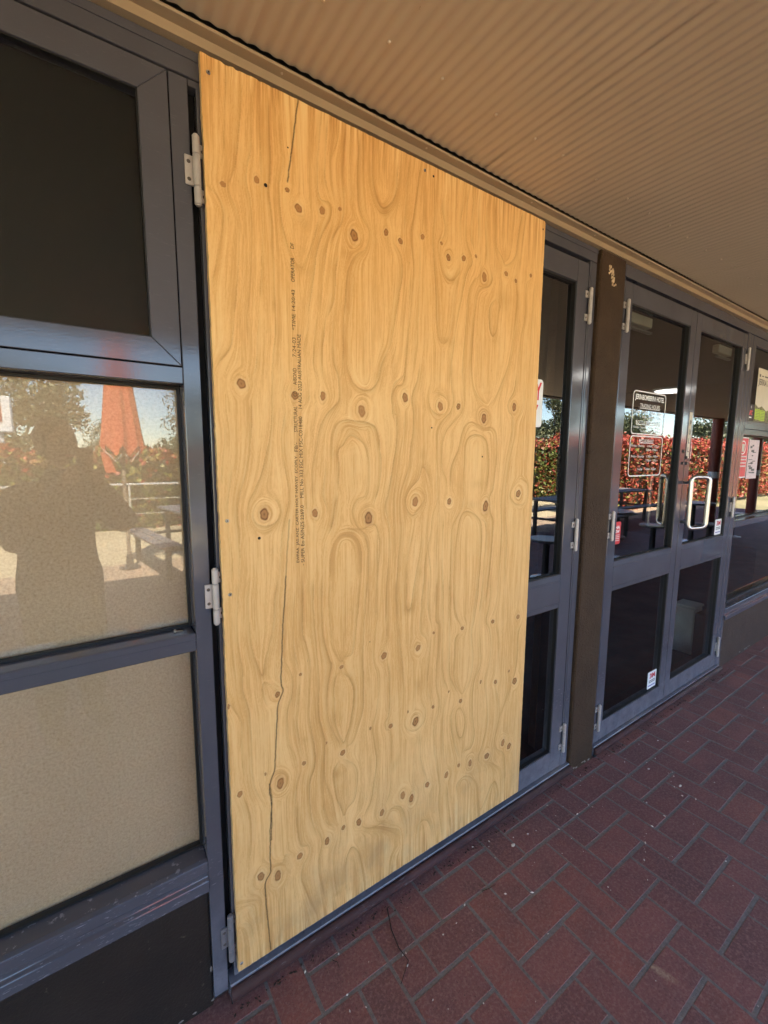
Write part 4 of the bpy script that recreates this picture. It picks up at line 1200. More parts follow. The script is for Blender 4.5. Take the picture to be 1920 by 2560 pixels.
# ---- lettering and stickers
GYF = 0.0395
dec = empty('trading_hours_decal', 'white trading hours lettering in two rounded frames on the door glass', 'decal', None, (2.17, GYF, 1.34))
def ring_poly(parent, x0, x1, z0, z1, r, t, y, m, name):
    o_ = rrect(x0, x1, z0, z1, r); i_ = rrect(x0 + t, x1 - t, z0 + t, z1 - t, r - t * 0.6)
    n_ = len(o_)
    vs = [(x, y, z) for x, z in o_] + [(x, y, z) for x, z in i_]
    fs = [(j, (j + 1) % n_, (j + 1) % n_ + n_, j + n_) for j in range(n_)]
    return MB(wloc(parent)).add(vs, fs).build2(name, m, parent)
ring_poly(dec, 2.004, 2.350, 1.560, 1.776, 0.022, 0.0055, GYF, M_WHITE, 'frame_line')
ring_poly(dec, 2.004, 2.350, 1.346, 1.554, 0.022, 0.0055, GYF, M_WHITE, 'frame_line')
TL = [('JERRABOMBERRA HOTEL', 2.024, 2.330, 1.725, 1.759, .03), ('. TRADING HOURS .', 2.065, 2.300, 1.694, 1.715, 0.005),
      ('Monday - Saturday    10.00am - 4.00am', 2.022, 2.320, 1.664, 1.680, .008), ('Sunday    10.00am - 10.00pm', 2.105, 2.320, 1.640, 1.656, 0),
      ('BOTTLE SHOP HOURS', 2.048, 2.306, 1.612, 1.630, .005), ('Monday - Saturday    10.00am - 9.00pm', 2.022, 2.312, 1.588, 1.603, 0), ('Sunday    10.00am - 10.00pm', 2.100, 2.318, 1.569, 1.583, 0),
      ('RESTAURANT', 2.095, 2.250, 1.520, 1.537, .005), ('Monday - Thursday    12.00pm - 3.00pm', 2.018, 2.310, 1.494, 1.509, 0), ('5.00pm - 8.00pm', 2.175, 2.300, 1.475, 1.489, 0),
      ('Friday - Saturday    12.00pm - 9.00pm', 2.025, 2.308, 1.440, 1.455, 0), ('12.00pm - 3.00pm', 2.175, 2.308, 1.420, 1.434, 0), ('Sunday    5.00pm - 8.00pm', 2.100, 2.300, 1.374, 1.389, 0)]
for s_, a_, b_, z0, z1, bo in TL:
    text_mesh('lettering', s_, (a_, b_, z0, z1), GYF, M_WHITE, dec, bold=bo)
for a_, b_, z in ((2.078, 2.288, 1.690), (2.050, 2.304, 1.608), (2.096, 2.248, 1.516)):
    MB(wloc(dec)).add([(a_, GYF, z), (b_, GYF, z), (b_, GYF, z + .003), (a_, GYF, z + .003)], [(0, 1, 2, 3)]).build2('underline', M_WHITE, dec)

def sticker(name, label, x0, x1, z0, z1, y, m, r=0.008, cat='sticker', group=None):
    e = empty(name, label, cat, group, ((x0 + x1) / 2, y, z0))
    MB(wloc(e)).poly(rrect(x0, x1, z0, z1, r, 4), y - 0.0006, y).build2('backing', m, e)
    return e
def bars(parent, rows, m, y):
    for a_, b_, z0, z1 in rows:
        MB(wloc(parent)).add([(a_, y, z0), (b_, y, z0), (b_, y, z1), (a_, y, z1)], [(0, 1, 2, 3)]).build2('print_line', m, parent)
def film_sticker(label, x0, z0):
    s_ = sticker('film_sticker', label, x0, x0 + 0.105, z0, z0 + 0.105, GYF, M_WHITE, 0.007, 'sticker', 'window film stickers')
    text_mesh('lettering', '3M', (x0 + 0.022, x0 + 0.088, z0 + 0.062, z0 + 0.094), GYF - 0.0012, M_RED, s_, bold=0.04)
    bars(s_, [(x0 + 0.016, x0 + 0.09, z0 + 0.046, z0 + 0.051), (x0 + 0.016, x0 + 0.09, z0 + 0.036, z0 + 0.041)], M_GREY, GYF - 0.0012)
    bars(s_, [(x0 + 0.012, x0 + 0.092, z0 + 0.014, z0 + 0.020)], M_BLUE, GYF - 0.0012)
film_sticker('white sticker with red characters low on the left door leaf glass', 2.412, 0.072)
film_sticker('white sticker with red characters beside the lock rail of the right door leaf', 3.190, 0.930)
s_ = sticker('corner_sticker', 'small blank white sticker in the bottom corner of the left door leaf', 1.900, 1.925, 0.072, 0.106, GYF, M_WHITE, 0.005)
s_ = sticker('red_sticker', 'red alarm sticker with white letters beside the left leaf hinge', 1.897, 1.975, 1.005, 1.120, GYF, M_RED, 0.010)
text_mesh('lettering', 'HA', (1.925, 1.965, 1.083, 1.100), GYF - 0.0012, M_WHITE, s_, bold=0.03)
text_mesh('lettering', 'SW', (1.922, 1.965, 1.062, 1.079), GYF - 0.0012, M_WHITE, s_, bold=0.03)
bars(s_, [(1.906, 1.966, z, z + 0.004) for z in (1.050, 1.041, 1.032, 1.022)], M_PINK, GYF - 0.0012)
s_ = sticker('door_sign', 'white sign with large red letters half hidden by the plywood edge', 1.080, 1.288, 1.562, 1.750, GYF, M_WHITE, 0.016, 'sign')
text_mesh('lettering', 'Y', (1.238, 1.278, 1.668, 1.738), GYF - 0.0012, M_RED, s_, bold=0.03)
text_mesh('lettering', 'Y', (1.222, 1.262, 1.580, 1.650), GYF - 0.0012, M_RED, s_, bold=0.03)
s_ = sticker('pull_label', 'tall white vertical label on the meeting stile of the double door', 2.603, 2.640, 1.440, 1.700, FY - 0.0008, M_PAPER, 0.002, 'label')
for ch, z in zip('PULL', (1.625, 1.575, 1.525, 1.475)):
    text_mesh('lettering', ch, (2.612, 2.631, z, z + 0.030), FY - 0.0024, M_BLACK, s_, bold=0.02)
s_ = sticker('notice_sticker', 'small pink and white notice sticker on the glass beside the vertical label', 2.668, 2.722, 1.438, 1.535, GYF, M_PINK, 0.003)
bars(s_, [(2.674, 2.716, 1.516, 1.528), (2.674, 2.716, 1.446, 1.452)], M_RED, GYF - 0.0012)
bars(s_, [(2.676, 2.712, 1.480, 1.500), (2.676, 2.712, 1.462, 1.468)], M_GREY, GYF - 0.0012)
# posters in the far window
YP = FY + 0.0125
s_ = sticker('event_poster', 'large cream poster with dark headline in the far window', 3.665, 4.06, 1.705, 2.07, YP, M_PAPER, 0.003, 'poster')
text_mesh('lettering', 'JERRA 7 BEST', (3.685, 4.04, 1.945, 2.000), YP - 0.0012, M_GREY, s_, bold=0.02)
bars(s_, [(3.69, 3.72, 2.012, 2.030), (3.74, 3.78, 2.016, 2.024), (3.80, 3.90, 2.016, 2.026)], M_GREY, YP - 0.0012)
MB(wloc(s_)).poly([(3.666, 1.706), (4.059, 1.706), (4.059, 1.775), (3.98, 1.80), (3.90, 1.785), (3.80, 1.815), (3.74, 1.80), (3.666, 1.822)], YP - 0.0012, YP - 0.0008).build2('print_scene', plain('print_olive', (0.20, 0.19, 0.10), 0.8, 0, 0.5, 50), s_)
s_ = sticker('dark_poster', 'small dark poster with red letters low in the far window sash', 3.535, 3.655, 1.705, 1.815, YP, M_DARKPOSTER, 0.002, 'poster')
text_mesh('lettering', 'UFC', (3.557, 3.630, 1.742, 1.775), YP - 0.0012, M_RED, s_, bold=0.05, shear=0.2)
text_mesh('lettering', '9', (3.590, 3.604, 1.786, 1.804), YP - 0.0012, M_WHITE, s_)
bars(s_, [(3.572, 3.618, 1.722, 1.730)], M_WHITE, YP - 0.0012)
for lab, a_, b_, z0, z1 in (('lime green flyer under the cream poster, left one', 3.672, 3.765, 1.718, 1.790), ('lime green flyer under the cream poster, right one', 3.772, 3.875, 1.714, 1.786)):
    s_ = sticker('lime_flyer', lab, a_, b_, z0, z1, YP - 0.0022, M_GREEN, 0.002, 'flyer', 'lime flyers')
    bars(s_, [(a_ + .01, b_ - .01, z, z + .003) for z in np.arange(z0 + .008, z1 - .006, .011)], M_GREY, YP - 0.0042)
YW = 0.086 - 0.001
s_ = sticker('strip_poster', 'narrow yellow and white strip poster at the edge of the far window', 3.492, 3.570, 1.300, 1.590, YW, M_PAPER, 0.002, 'poster')
bars(s_, [(3.500, 3.562, 1.505, 1.555), (3.500, 3.562, 1.325, 1.415)], M_YELLOW, YW - 0.0012)
s_ = sticker('menu_poster', 'red poster with white border and oval emblem in the far window', 3.590, 3.800, 1.300, 1.595, YW, M_WHITE, 0.002, 'poster')
MB(wloc(s_)).add([(3.598, YW - .0012, 1.308), (3.792, YW - .0012, 1.308), (3.792, YW - .0012, 1.587), (3.598, YW - .0012, 1.587)], [(0, 1, 2, 3)]).build2('print_field', M_RED, s_)
el = [(3.695 + 0.058 * cos(t), 1.520 + 0.050 * sin(t)) for t in np.linspace(0, 2 * pi, 24, endpoint=False)]
el2 = [(3.695 + 0.050 * cos(t), 1.520 + 0.043 * sin(t)) for t in np.linspace(0, 2 * pi, 24, endpoint=False)]
MB(wloc(s_)).add([(x, YW - .0018, z) for x, z in el] + [(x, YW - .0018, z) for x, z in el2], [(j, (j + 1) % 24, (j + 1) % 24 + 24, j + 24) for j in range(24)]).build2('print_oval', M_WHITE, s_)
bars(s_, [(3.665, 3.725, 1.490, 1.545)], M_PAPER, YW - 0.0018)
bars(s_, [(3.612, 3.778, z, z + .010) for z in (1.450, 1.428, 1.404, 1.380)], M_PINK, YW - 0.0018)
s_ = sticker('pink_poster', 'pale pink printed poster right of the red poster', 3.815, 4.030, 1.290, 1.580, YW, M_PINK, 0.002, 'poster')
pr_ = random.Random(9)
bars(s_, [(x_, x_ + pr_.uniform(.03, .09), z_, z_ + pr_.uniform(.004, .018)) for x_, z_ in [(pr_.uniform(3.83, 3.94), pr_.uniform(1.31, 1.55)) for _ in range(16)]], M_GREY, YW - 0.0012)
s_ = sticker('relax_sticker', 'white lettered strip in the lower corner of the far window pane', 3.486, 3.60, 1.012, 1.042, YW, M_BLACK, 0.002)
text_mesh('lettering', 'RELAX', (3.50, 3.59, 1.016, 1.038), YW - 0.0012, M_WHITE, s_)

# ---- inside the bar
M_CAB = plain('white_cabinet', (0.50, 0.50, 0.48), 0.5)
cb = empty('storage_box', 'pale square box standing on the floor just inside the glass doors', 'box', None, (3.55, 0.32, -0.075))
MB(wloc(cb)).box(3.52, 3.66, 0.22, 0.36, -0.074, 0.29).build2('body', M_CAB, cb, 0.008)
MB(wloc(cb)).box(3.512, 3.668, 0.212, 0.368, 0.292, 0.315).build2('lid', M_CAB, cb, 0.008)
M_DARKWOOD = plain('bar_front', (0.035, 0.022, 0.014), 0.4)
br_ = empty('bar_counter', 'dark bar counter deep inside the room', 'counter', None, (3.0, 4.6, -0.075))
MB(wloc(br_)).box(0.0, 6.5, 4.3, 4.9, -0.074, 1.02).build2('front', M_DARKWOOD, br_, 0.01)
MB(wloc(br_)).box(-0.05, 6.55, 4.22, 4.95, 1.022, 1.07).build2('top', M_DARKWOOD, br_, 0.008)

# ---- things lying on the paving
M_TWIG = plain('dry_twig', (0.020, 0.012, 0.009), 0.9)
tw = MB((0.45, -0.13, GZ)); tw.tube([(0.488, -0.030, GZ + .004), (0.474, -0.062, GZ + .006), (0.460, -0.095, GZ + .005), (0.450, -0.150, GZ + .003), (0.452, -0.196, GZ + .008), (0.425, -0.212, GZ + .004), (0.400, -0.228, GZ + .002)], 0.0022, 7, r1=0.0009)
tag(tw.build('twig', M_TWIG), 'thin bent dark twig lying on the bricks below the plywood', 'twig')
tw = MB((0.27, -0.09, GZ)); tw.tube([(0.262, -0.062, GZ + .003), (0.272, -0.076, GZ + .004), (0.270, -0.092, GZ + .002)], 0.0013, 6, r1=0.0006)
tag(tw.build('twig', M_TWIG), 'short curled twig on the bricks near the bottom hinge', 'twig')
tw = MB((0.84, -0.17, GZ)); tw.tube([(0.80, -0.168, GZ + .003), (0.83, -0.176, GZ + .004), (0.862, -0.178, GZ + .002)], 0.0013, 6, r1=0.0006)
tag(tw.build('twig', M_TWIG), 'short straight twig along the mortar joint below the plywood', 'twig')
M_LITTER = plain('dark_litter', (0.035, 0.022, 0.014), 0.95, 0, 0.5, 200)
V = []; Fc = []
for i in range(420):
    x_ = fr_.uniform(-0.05, 3.6); y_ = -0.016 - abs(fr_.gauss(0, 0.012)); s_ = fr_.uniform(0.0010, 0.0034); a_ = fr_.random() * 6
    L_ = fr_.uniform(1, 3.5); ux, uy = cos(a_) * s_, sin(a_) * s_; n_ = len(V)
    V += [(x_ - ux * L_, y_ - uy * L_, GZ), (x_ + uy, y_ - ux, GZ), (x_ + ux * L_, y_ + uy * L_, GZ), (x_ - uy, y_ + ux, GZ), (x_, y_, GZ + s_)]
    Fc += [(n_, n_ + 1, n_ + 4), (n_ + 1, n_ + 2, n_ + 4), (n_ + 2, n_ + 3, n_ + 4), (n_ + 3, n_, n_ + 4)]
me = bpy.data.meshes.new('leaf_litter'); me.from_pydata(V, [], Fc)
tag(link('leaf_litter', me, M_LITTER), 'dark crumbled leaf litter caught along the foot of the doors', 'litter', kind='stuff')
M_CRUMB = plain('pale_crumb', (0.55, 0.50, 0.44), 0.9, 0, 0.3, 300)
V = []; Fc = []
for i in range(150):
    if i < 100: x_, y_ = fr_.uniform(0.1, 2.4), -abs(fr_.gauss(0, 0.30)) - 0.03
    else: x_, y_ = fr_.uniform(0.2, 3.4), fr_.uniform(-1.2, -0.02)
    s_ = fr_.choice((0.0012, 0.0015, 0.002, 0.003)); a_ = fr_.random() * 6
    ux, uy = cos(a_) * s_, sin(a_) * s_; L_ = fr_.uniform(1, 2.6)
    n_ = len(V)
    V += [(x_ - ux * L_, y_ - uy * L_, GZ), (x_ + uy, y_ - ux, GZ), (x_ + ux * L_, y_ + uy * L_, GZ), (x_ - uy, y_ + ux, GZ), (x_, y_, GZ + s_ * 1.2)]
    Fc += [(n_, n_ + 1, n_ + 4), (n_ + 1, n_ + 2, n_ + 4), (n_ + 2, n_ + 3, n_ + 4), (n_ + 3, n_, n_ + 4)]
me = bpy.data.meshes.new('grit'); me.from_pydata(V, [], Fc)
tag(link('grit', me, M_CRUMB), 'pale crumbs and wood chips scattered over the brick paving', 'grit', kind='stuff')
for lab, x_, y_, sx, sy in (('flat whitish blob of dried gum on a brick right of the plywood', 1.045, -0.105, 0.012, 0.008), ('small dry leaf lying on the bricks in front of the pillar', 1.955, -0.335, 0.012, 0.005)):
    pts = [(x_ + sx * fr_.uniform(.6, 1.1) * cos(2 * pi * q / 9), y_ + sy * fr_.uniform(.6, 1.1) * sin(2 * pi * q / 9)) for q in range(9)]
    m_ = MB((x_, y_, GZ)); m_.add([(a_, b_, GZ + .0003) for a_, b_ in pts] + [(x_, y_, GZ + .003)], [(q, (q + 1) % 9, 9) for q in range(9)])
    tag(m_.build('gum_spot' if 'gum' in lab else 'dry_leaf', M_CRUMB), lab, 'gum' if 'gum' in lab else 'leaf')

# ================================================================== TERRACE AND WORLD BEHIND THE CAMERA (seen in the glass)
def leaf_mat(name, cols, rough=0.5):
    k = NT(name)
    at_ = k.n('ShaderNodeAttribute'); at_.attribute_name = 'tone'
    k.set(k.ramp(at_.outputs['Fac'], cols), rough, 0, 0.4)
    k.b.inputs['Transmission Weight'].default_value = 0.0
    return k.m
def leaf_mesh(name, C_, size, tone, m, parent, elong=1.6, flat=0.0):
    n_ = len(C_)
    a_ = rng.normal(size=(n_, 3)); a_[:, 2] *= (1 - flat); a_ /= np.linalg.norm(a_, axis=1)[:, None]
    b_ = rng.normal(size=(n_, 3)); b_ -= (a_ * b_).sum(1)[:, None] * a_; b_ /= np.linalg.norm(b_, axis=1)[:, None]
    s_ = (size * rng.uniform(0.6, 1.3, n_))[:, None]
    a_ = a_ * s_ * elong * 0.5; b_ = b_ * s_ * 0.5
    C_ = C_ - np.array(wloc(parent))
    nrm = np.cross(a_, b_); nrm /= np.maximum(1e-9, np.linalg.norm(nrm, axis=1))[:, None]
    V_ = np.stack([C_ - a_, C_ + b_ + nrm * s_ * .12, C_ + a_, C_ - b_ + nrm * s_ * .12], 1).reshape(-1, 3)
    me_ = bpy.data.meshes.new(name)
    me_.vertices.add(n_ * 4); me_.vertices.foreach_set('co', V_.astype(np.float32).ravel())
    me_.loops.add(n_ * 4); me_.polygons.add(n_)
    me_.loops.foreach_set('vertex_index', np.arange(n_ * 4, dtype=np.int32))
    me_.polygons.foreach_set('loop_start', np.arange(0, n_ * 4, 4, dtype=np.int32))
    me_.update(calc_edges=True)
    t_ = me_.attributes.new('tone', 'FLOAT', 'POINT'); t_.data.foreach_set('value', np.repeat(np.clip(tone, 0, 1), 4).astype(np.float32))
    return link(name, me_, m, parent)
M_HEDGE = leaf_mat('hedge_leaf', [(0.0, (0.06, 0.085, 0.022)), (0.35, (0.17, 0.20, 0.040)), (0.55, (0.32, 0.29, 0.08)), (0.75, (0.30, 0.060, 0.034)), (1.0, (0.46, 0.085, 0.055))])
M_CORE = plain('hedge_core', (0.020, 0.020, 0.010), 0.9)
M_TWOOD = plain('hedge_stem', (0.08, 0.05, 0.03), 0.9)
def hedge(label, x0, x1, y, depth, h, n_, red, ls=0.085):
    e = empty('hedge', label, 'hedge', 'hedges round the terrace', ((x0 + x1) / 2, y, -0.2))
    z0 = -0.15
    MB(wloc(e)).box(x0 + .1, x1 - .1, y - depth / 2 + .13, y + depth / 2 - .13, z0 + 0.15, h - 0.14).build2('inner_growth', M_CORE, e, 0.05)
    X_ = rng.uniform(x0, x1, n_); face = rng.random(n_)
    lump = 0.06 * np.sin(X_ * 3.1) + 0.05 * np.sin(X_ * 7.7 + 1) + 0.04 * np.sin(X_ * 17)
    Z_ = np.where(face < 0.72, rng.uniform(z0, h + .05, n_), h + rng.normal(0, .06, n_) + 0.10 * np.maximum(0, np.sin(X_ * 5.3 + 2 * np.sin(X_ * 1.7)))) + lump * 0.9
    Y_ = np.where(face < 0.72, y + depth / 2 - .10 + rng.normal(0, .07, n_) + lump, rng.uniform(y - depth / 2, y + depth / 2, n_))
    tone = np.where(rng.random(n_) < red, rng.uniform(0.66, 0.98, n_), rng.uniform(0.0, 0.6, n_)) + np.clip((Z_ - h + .30) / .30, 0, 1) * 0.35
    leaf_mesh('foliage', np.stack([X_, Y_, Z_], 1), ls, tone, M_HEDGE, e)
    st = MB(wloc(e))
    for xx in np.arange(x0 + .4, x1, 0.9): st.tube([(xx, y, -0.25), (xx + .05, y + .05, h * .6)], 0.025, 6, r1=0.008)
    tag(st.build2('stems', M_TWOOD, e), kind='stuff')
hedge('long green hedge with reddish tips beyond the railing', -13.0, 8.4, -9.6, 1.0, 1.42, 26000, 0.12)
hedge('tall part of the green hedge with red tips, reflected beside the plywood', 8.5, 19.0, -9.7, 1.1, 1.92, 16000, 0.30)
hedge('taller red-leaved hedge closing the far end of the terrace', 10.6, 34.0, -5.9, 1.1, 1.93, 42000, 0.78, 0.062)

# ---- railing
M_GALV = plain('galvanised', (0.62, 0.62, 0.60), 0.45, 0.3)
rl = empty('railing', 'galvanised pipe railing along the edge of the sunny terrace', 'railing', None, (2, -8.2, GZ))
MB(wloc(rl)).tube([(-9, -8.2, 0.90), (9.6, -8.2, 0.90)], 0.022, 8).build2('top_rail', M_GALV, rl)
for z in (0.62, 0.34): MB(wloc(rl)).tube([(-9, -8.2, z), (9.6, -8.2, z)], 0.006, 6).build2('wire', M_GALV, rl)
for xx in np.arange(-8.6, 9.7, 1.5): MB(wloc(rl)).tube([(xx, -8.2, GZ - .01), (xx, -8.2, 0.90)], 0.020, 8).build2('post', M_GALV, rl)

# ---- furled market umbrella
M_CANVAS = plain('orange_canvas', (0.62, 0.135, 0.060), 0.85, 0, 0.12, 6)
M_POLE = plain('umbrella_pole', (0.35, 0.28, 0.20), 0.5)
M_CORD = plain('white_cord', (0.75, 0.72, 0.66), 0.8)
ux, uy = 0.16, -5.5
um = empty('umbrella', 'furled orange canvas umbrella standing over the terrace benches', 'umbrella', None, (ux, uy, GZ))
n_ = 40; prof_ = [(3.12, .03), (2.9, .07), (2.5, .125), (2.1, .165), (1.75, .20), (1.5, .225)]
vs = []; fs = []
for j, (z, r_) in enumerate(prof_):
    for i in range(n_):
        a_ = 2 * pi * i / n_
        fold = 1 + 0.16 * cos(a_ * 8) * min(1, j / 2) + 0.05 * sin(a_ * 3 + 1)
        zz = z + (0.07 * cos(a_ * 8) if j == len(prof_) - 1 else 0)
        vs.append((ux + r_ * fold * cos(a_), uy + r_ * fold * 0.8 * sin(a_), zz))
for j in range(len(prof_) - 1):
    for i in range(n_): fs.append((j * n_ + i, j * n_ + (i + 1) % n_, (j + 1) * n_ + (i + 1) % n_, (j + 1) * n_ + i))
fs.append(tuple(range(n_ - 1, -1, -1)))
MB(wloc(um)).add(vs, fs).build2('canopy', M_CANVAS, um, smooth=True)
MB(wloc(um)).tube([(ux, uy, GZ + .02), (ux, uy, 3.2)], 0.024, 12).build2('pole', M_POLE, um)
MB(wloc(um)).lathe((ux, uy), [(0.13, GZ), (0.13, GZ + .02), (0.05, GZ + .03), (0.035, GZ + .2)], 20).build2('base', plain('umbrella_base', (0.05, 0.05, 0.05), 0.6), um)
for s0 in (-0.22, 0.2):
    MB(wloc(um)).tube([(ux + s0, uy + .2, 1.52), (ux + s0 * .4, uy + .24, 1.36), (ux + s0 * .1, uy + .22, 1.46)], 0.004, 6).build2('tie_cord', M_CORD, um)
MB(wloc(um)).add([(ux - .25, uy + .18, 1.48), (ux - .17, uy + .2, 1.48), (ux - .09, uy + .21, 1.22), (ux - .21, uy + .2, 1.22)], [(0, 1, 2, 3)]).build2('canvas_flap', M_CANVAS, um)

# ---- picnic settings
M_SLAT = plain('grey_slat', (0.17, 0.16, 0.165), 0.55, 0, 0.25, 4)
M_LEG = plain('dark_steel', (0.045, 0.043, 0.045), 0.5)
def bench_set(label, cx, cy, rot, L=1.9):
    e = empty('picnic_table', label, 'table', 'picnic tables on the terrace', (cx, cy, GZ)); e.rotation_euler = (0, 0, rot)
    def bx(nm, m, x0, x1, y0, y1, z0, z1): return link(nm, MB().box(x0, x1, y0, y1, z0, z1).mesh(nm, 0.004), m, e)
    for i in range(6): bx('top_slat', M_SLAT, -L / 2, L / 2, -.38 + i * .13, -.38 + i * .13 + .115, .73, .765)
    for s_ in (-1, 1):
        for i in range(2):
            y0 = s_ * .72 - .13 + i * .135
            bx('seat_slat', M_SLAT, -L / 2, L / 2, y0, y0 + .122, .43, .46)
        for xx in (-L / 2 + .18, L / 2 - .18):
            bx('leg', M_LEG, xx - .03, xx + .03, s_ * .30 - .03, s_ * .30 + .03, 0, .73)
            bx('seat_leg', M_LEG, xx - .03, xx + .03, s_ * .72 - .03, s_ * .72 + .03, 0, .43)
    for xx in (-L / 2 + .18, L / 2 - .18):
        bx('cross_bar', M_LEG, xx - .025, xx + .025, -.69, .69, .36, .40)
    return e
bench_set('grey slatted picnic table in the sun behind the furled umbrella', 1.12, -5.35, R(82), 1.8)
bench_set('grey slatted picnic table in front of the green hedge, middle of the terrace', 5.2, -6.9, R(6))
bench_set('grey slatted picnic table at the verandah edge near the red hedge', 7.6, -3.8, R(-4))
bench_set('grey slatted picnic table farthest along the terrace', 10.2, -4.4, R(3), 2.2)

M_TOP = plain('stool_top', (0.10, 0.12, 0.16), 0.28)
def pedestal(label, cx, cy, r_, h, kind='round_stool', cat='stool'):
    e = empty(kind, label, cat, 'round pedestal furniture', (cx, cy, GZ))
    L0 = MB(wloc(e))
    L0.lathe((cx, cy), [(r_ * .97, GZ + h - .035), (r_, GZ + h - .03), (r_, GZ + h - .008), (r_ * .96, GZ + h)], 28); L0.build2('top', M_TOP, e)
    MB(wloc(e)).lathe((cx, cy), [(0.045, GZ + .03), (0.04, GZ + h - .035)], 14).build2('column', M_LEG, e)
    MB(wloc(e)).lathe((cx, cy), [(r_ * .8, GZ), (r_ * .8, GZ + .012), (0.06, GZ + .035)], 24).build2('foot', M_STEEL, e)
pedestal('round dark stool standing alone nearest the boarded door', 4.5, -2.15, 0.22, 0.52)
pedestal('round dark table under the verandah beyond the nearest stool', 6.3, -2.35, 0.34, 0.74, 'round_table', 'table')
pedestal('round dark stool left of the round verandah table', 5.6, -1.95, 0.20, 0.48)
pedestal('round dark stool right of the round verandah table', 7.2, -2.1, 0.20, 0.48)
pedestal('round dark table farther along the verandah', 8.9, -2.2, 0.34, 0.74, 'round_table', 'table')
pedestal('round dark stool beside the farther verandah table', 8.1, -1.65, 0.20, 0.48)
pedestal('round dark stool at the far end of the verandah', 10.2, -1.9, 0.20, 0.48)

# ---- pylon sign by the road
ps = empty('pylon_sign', 'white illuminated pylon sign box on two posts beyond the hedge', 'sign', None, (-2.9, -20, -0.2))
MB(wloc(ps)).box(-4.3, -2.35, -20.2, -19.8, 2.25, 3.55).build2('box', M_WHITE, ps, 0.03)
MB(wloc(ps)).box(-4.2, -2.62, -19.8, -19.785, 2.62, 3.45).build2('panel', plain('sign_panel', (0.28, 0.03, 0.025), 0.5), ps)
for z, a_, b_ in ((3.15, -4.0, -2.85), (2.95, -3.9, -2.8), (2.78, -4.0, -2.95)): MB(wloc(ps)).box(a_, b_, -19.784, -19.778, z, z + .09).build2('panel_print', M_YELLOW, ps)
for xx in (-3.9, -2.7): MB(wloc(ps)).box(xx - .06, xx + .06, -20.06, -19.94, -0.2, 2.25).build2('post', M_GALV, ps)

# ---- gum trees
M_BARK = plain('gum_bark', (0.30, 0.25, 0.20), 0.85, 0, 0.35, 3)
M_GUM = leaf_mat('gum_leaf', [(0.0, (0.055, 0.068, 0.030)), (0.5, (0.12, 0.135, 0.060)), (1.0, (0.24, 0.23, 0.12))])
def gum(label, x_, y_, h, w_, n_=5200, seed=1):
    tr_ = random.Random(seed)
    e = empty('gum_tree', label, 'tree', 'gum trees beyond the car park', (x_, y_, -0.3))
    lim = MB(wloc(e))
    th_ = h * 0.26
    base = Vector((x_, y_, -0.3))
    lim.tube([base, base + Vector((tr_.uniform(-.2, .2), 0, th_ * .5)), base + Vector((tr_.uniform(-.4, .4), tr_.uniform(-.2, .2), th_))], h * .026, 8, r1=h * .017)
    fork = Vector(lim.v[-2]) + lim.org
    clumps = []
    for i in range(11):
        a_ = 2 * pi * i / 11 + tr_.uniform(-.3, .3); q = tr_.uniform(.25, 1)
        tip = Vector((x_ + cos(a_) * w_ * .42 * q, y_ + sin(a_) * w_ * .38 * q, tr_.uniform(.20, .93) * h * (1.05 - .18 * q)))
        mid = fork.lerp(tip, .5) + Vector((tr_.uniform(-.3, .3), tr_.uniform(-.3, .3), tr_.uniform(0, .4)))
        lim.tube([fork - Vector((0, 0, .3)), mid, tip], h * .011, 6, r1=h * .003)
        clumps += [(tip, tr_.uniform(.12, .19) * w_), (mid.lerp(tip, .55) + Vector((tr_.uniform(-.5, .5), tr_.uniform(-.5, .5), .3)), tr_.uniform(.09, .15) * w_)]
    lim.build2('trunk', M_BARK, e)
    P_ = []; T_ = []
    for c_, r_ in clumps:
        m_ = n_ // len(clumps)
        d = rng.normal(size=(m_, 3)); d /= np.linalg.norm(d, axis=1)[:, None]
        rad = r_ * rng.random(m_) ** 0.45
        q = d * rad[:, None] * np.array([1.1, 1.1, .72])
        P_.append(np.array(c_) + q); T_.append(np.clip(.45 + rng.normal(0, .24, m_), 0, 1))
    leaf_mesh('crown', np.vstack(P_), 0.030 * h ** .75, np.concatenate(T_), M_GUM, e, 1.9)
gum('broad gum tree reflected left of the furled umbrella', -3.4, -30, 7.4, 9.5, 9000, 1)
gum('dense gum tree reflected right of the furled umbrella', 7.2, -30, 6.4, 8.0, 9000, 2)
gum('tall gum tree beyond the far left of the car park', -14, -40, 11, 9, 4200, 3)
gum('low rounded gum tree behind the furled umbrella', 1.6, -40, 4.6, 8.0, 6000, 4)
gum('gum tree reflected beside the plywood edge, left one', 38, -34, 9.4, 10, 9000, 5)
gum('gum tree reflected beside the plywood edge, right one', 47, -31, 10.4, 10, 9000, 6)
gum('gum tree above the red hedge, near the trading hours lettering', 54, -26, 9.8, 11, 9000, 7)
gum('tall gum tree above the red hedge, past the red post', 62, -20, 10.4, 12, 9000, 8)
gum('broad gum tree at the far right end of the car park', 74, -17, 11.0, 13, 9000, 9)
gum('gum tree standing between the two hedges far off', 26, -40, 8.6, 7.5, 4800, 10)
gum('slender gum tree far behind the green hedge', 15, -42, 8.8, 6.5, 4200, 12)

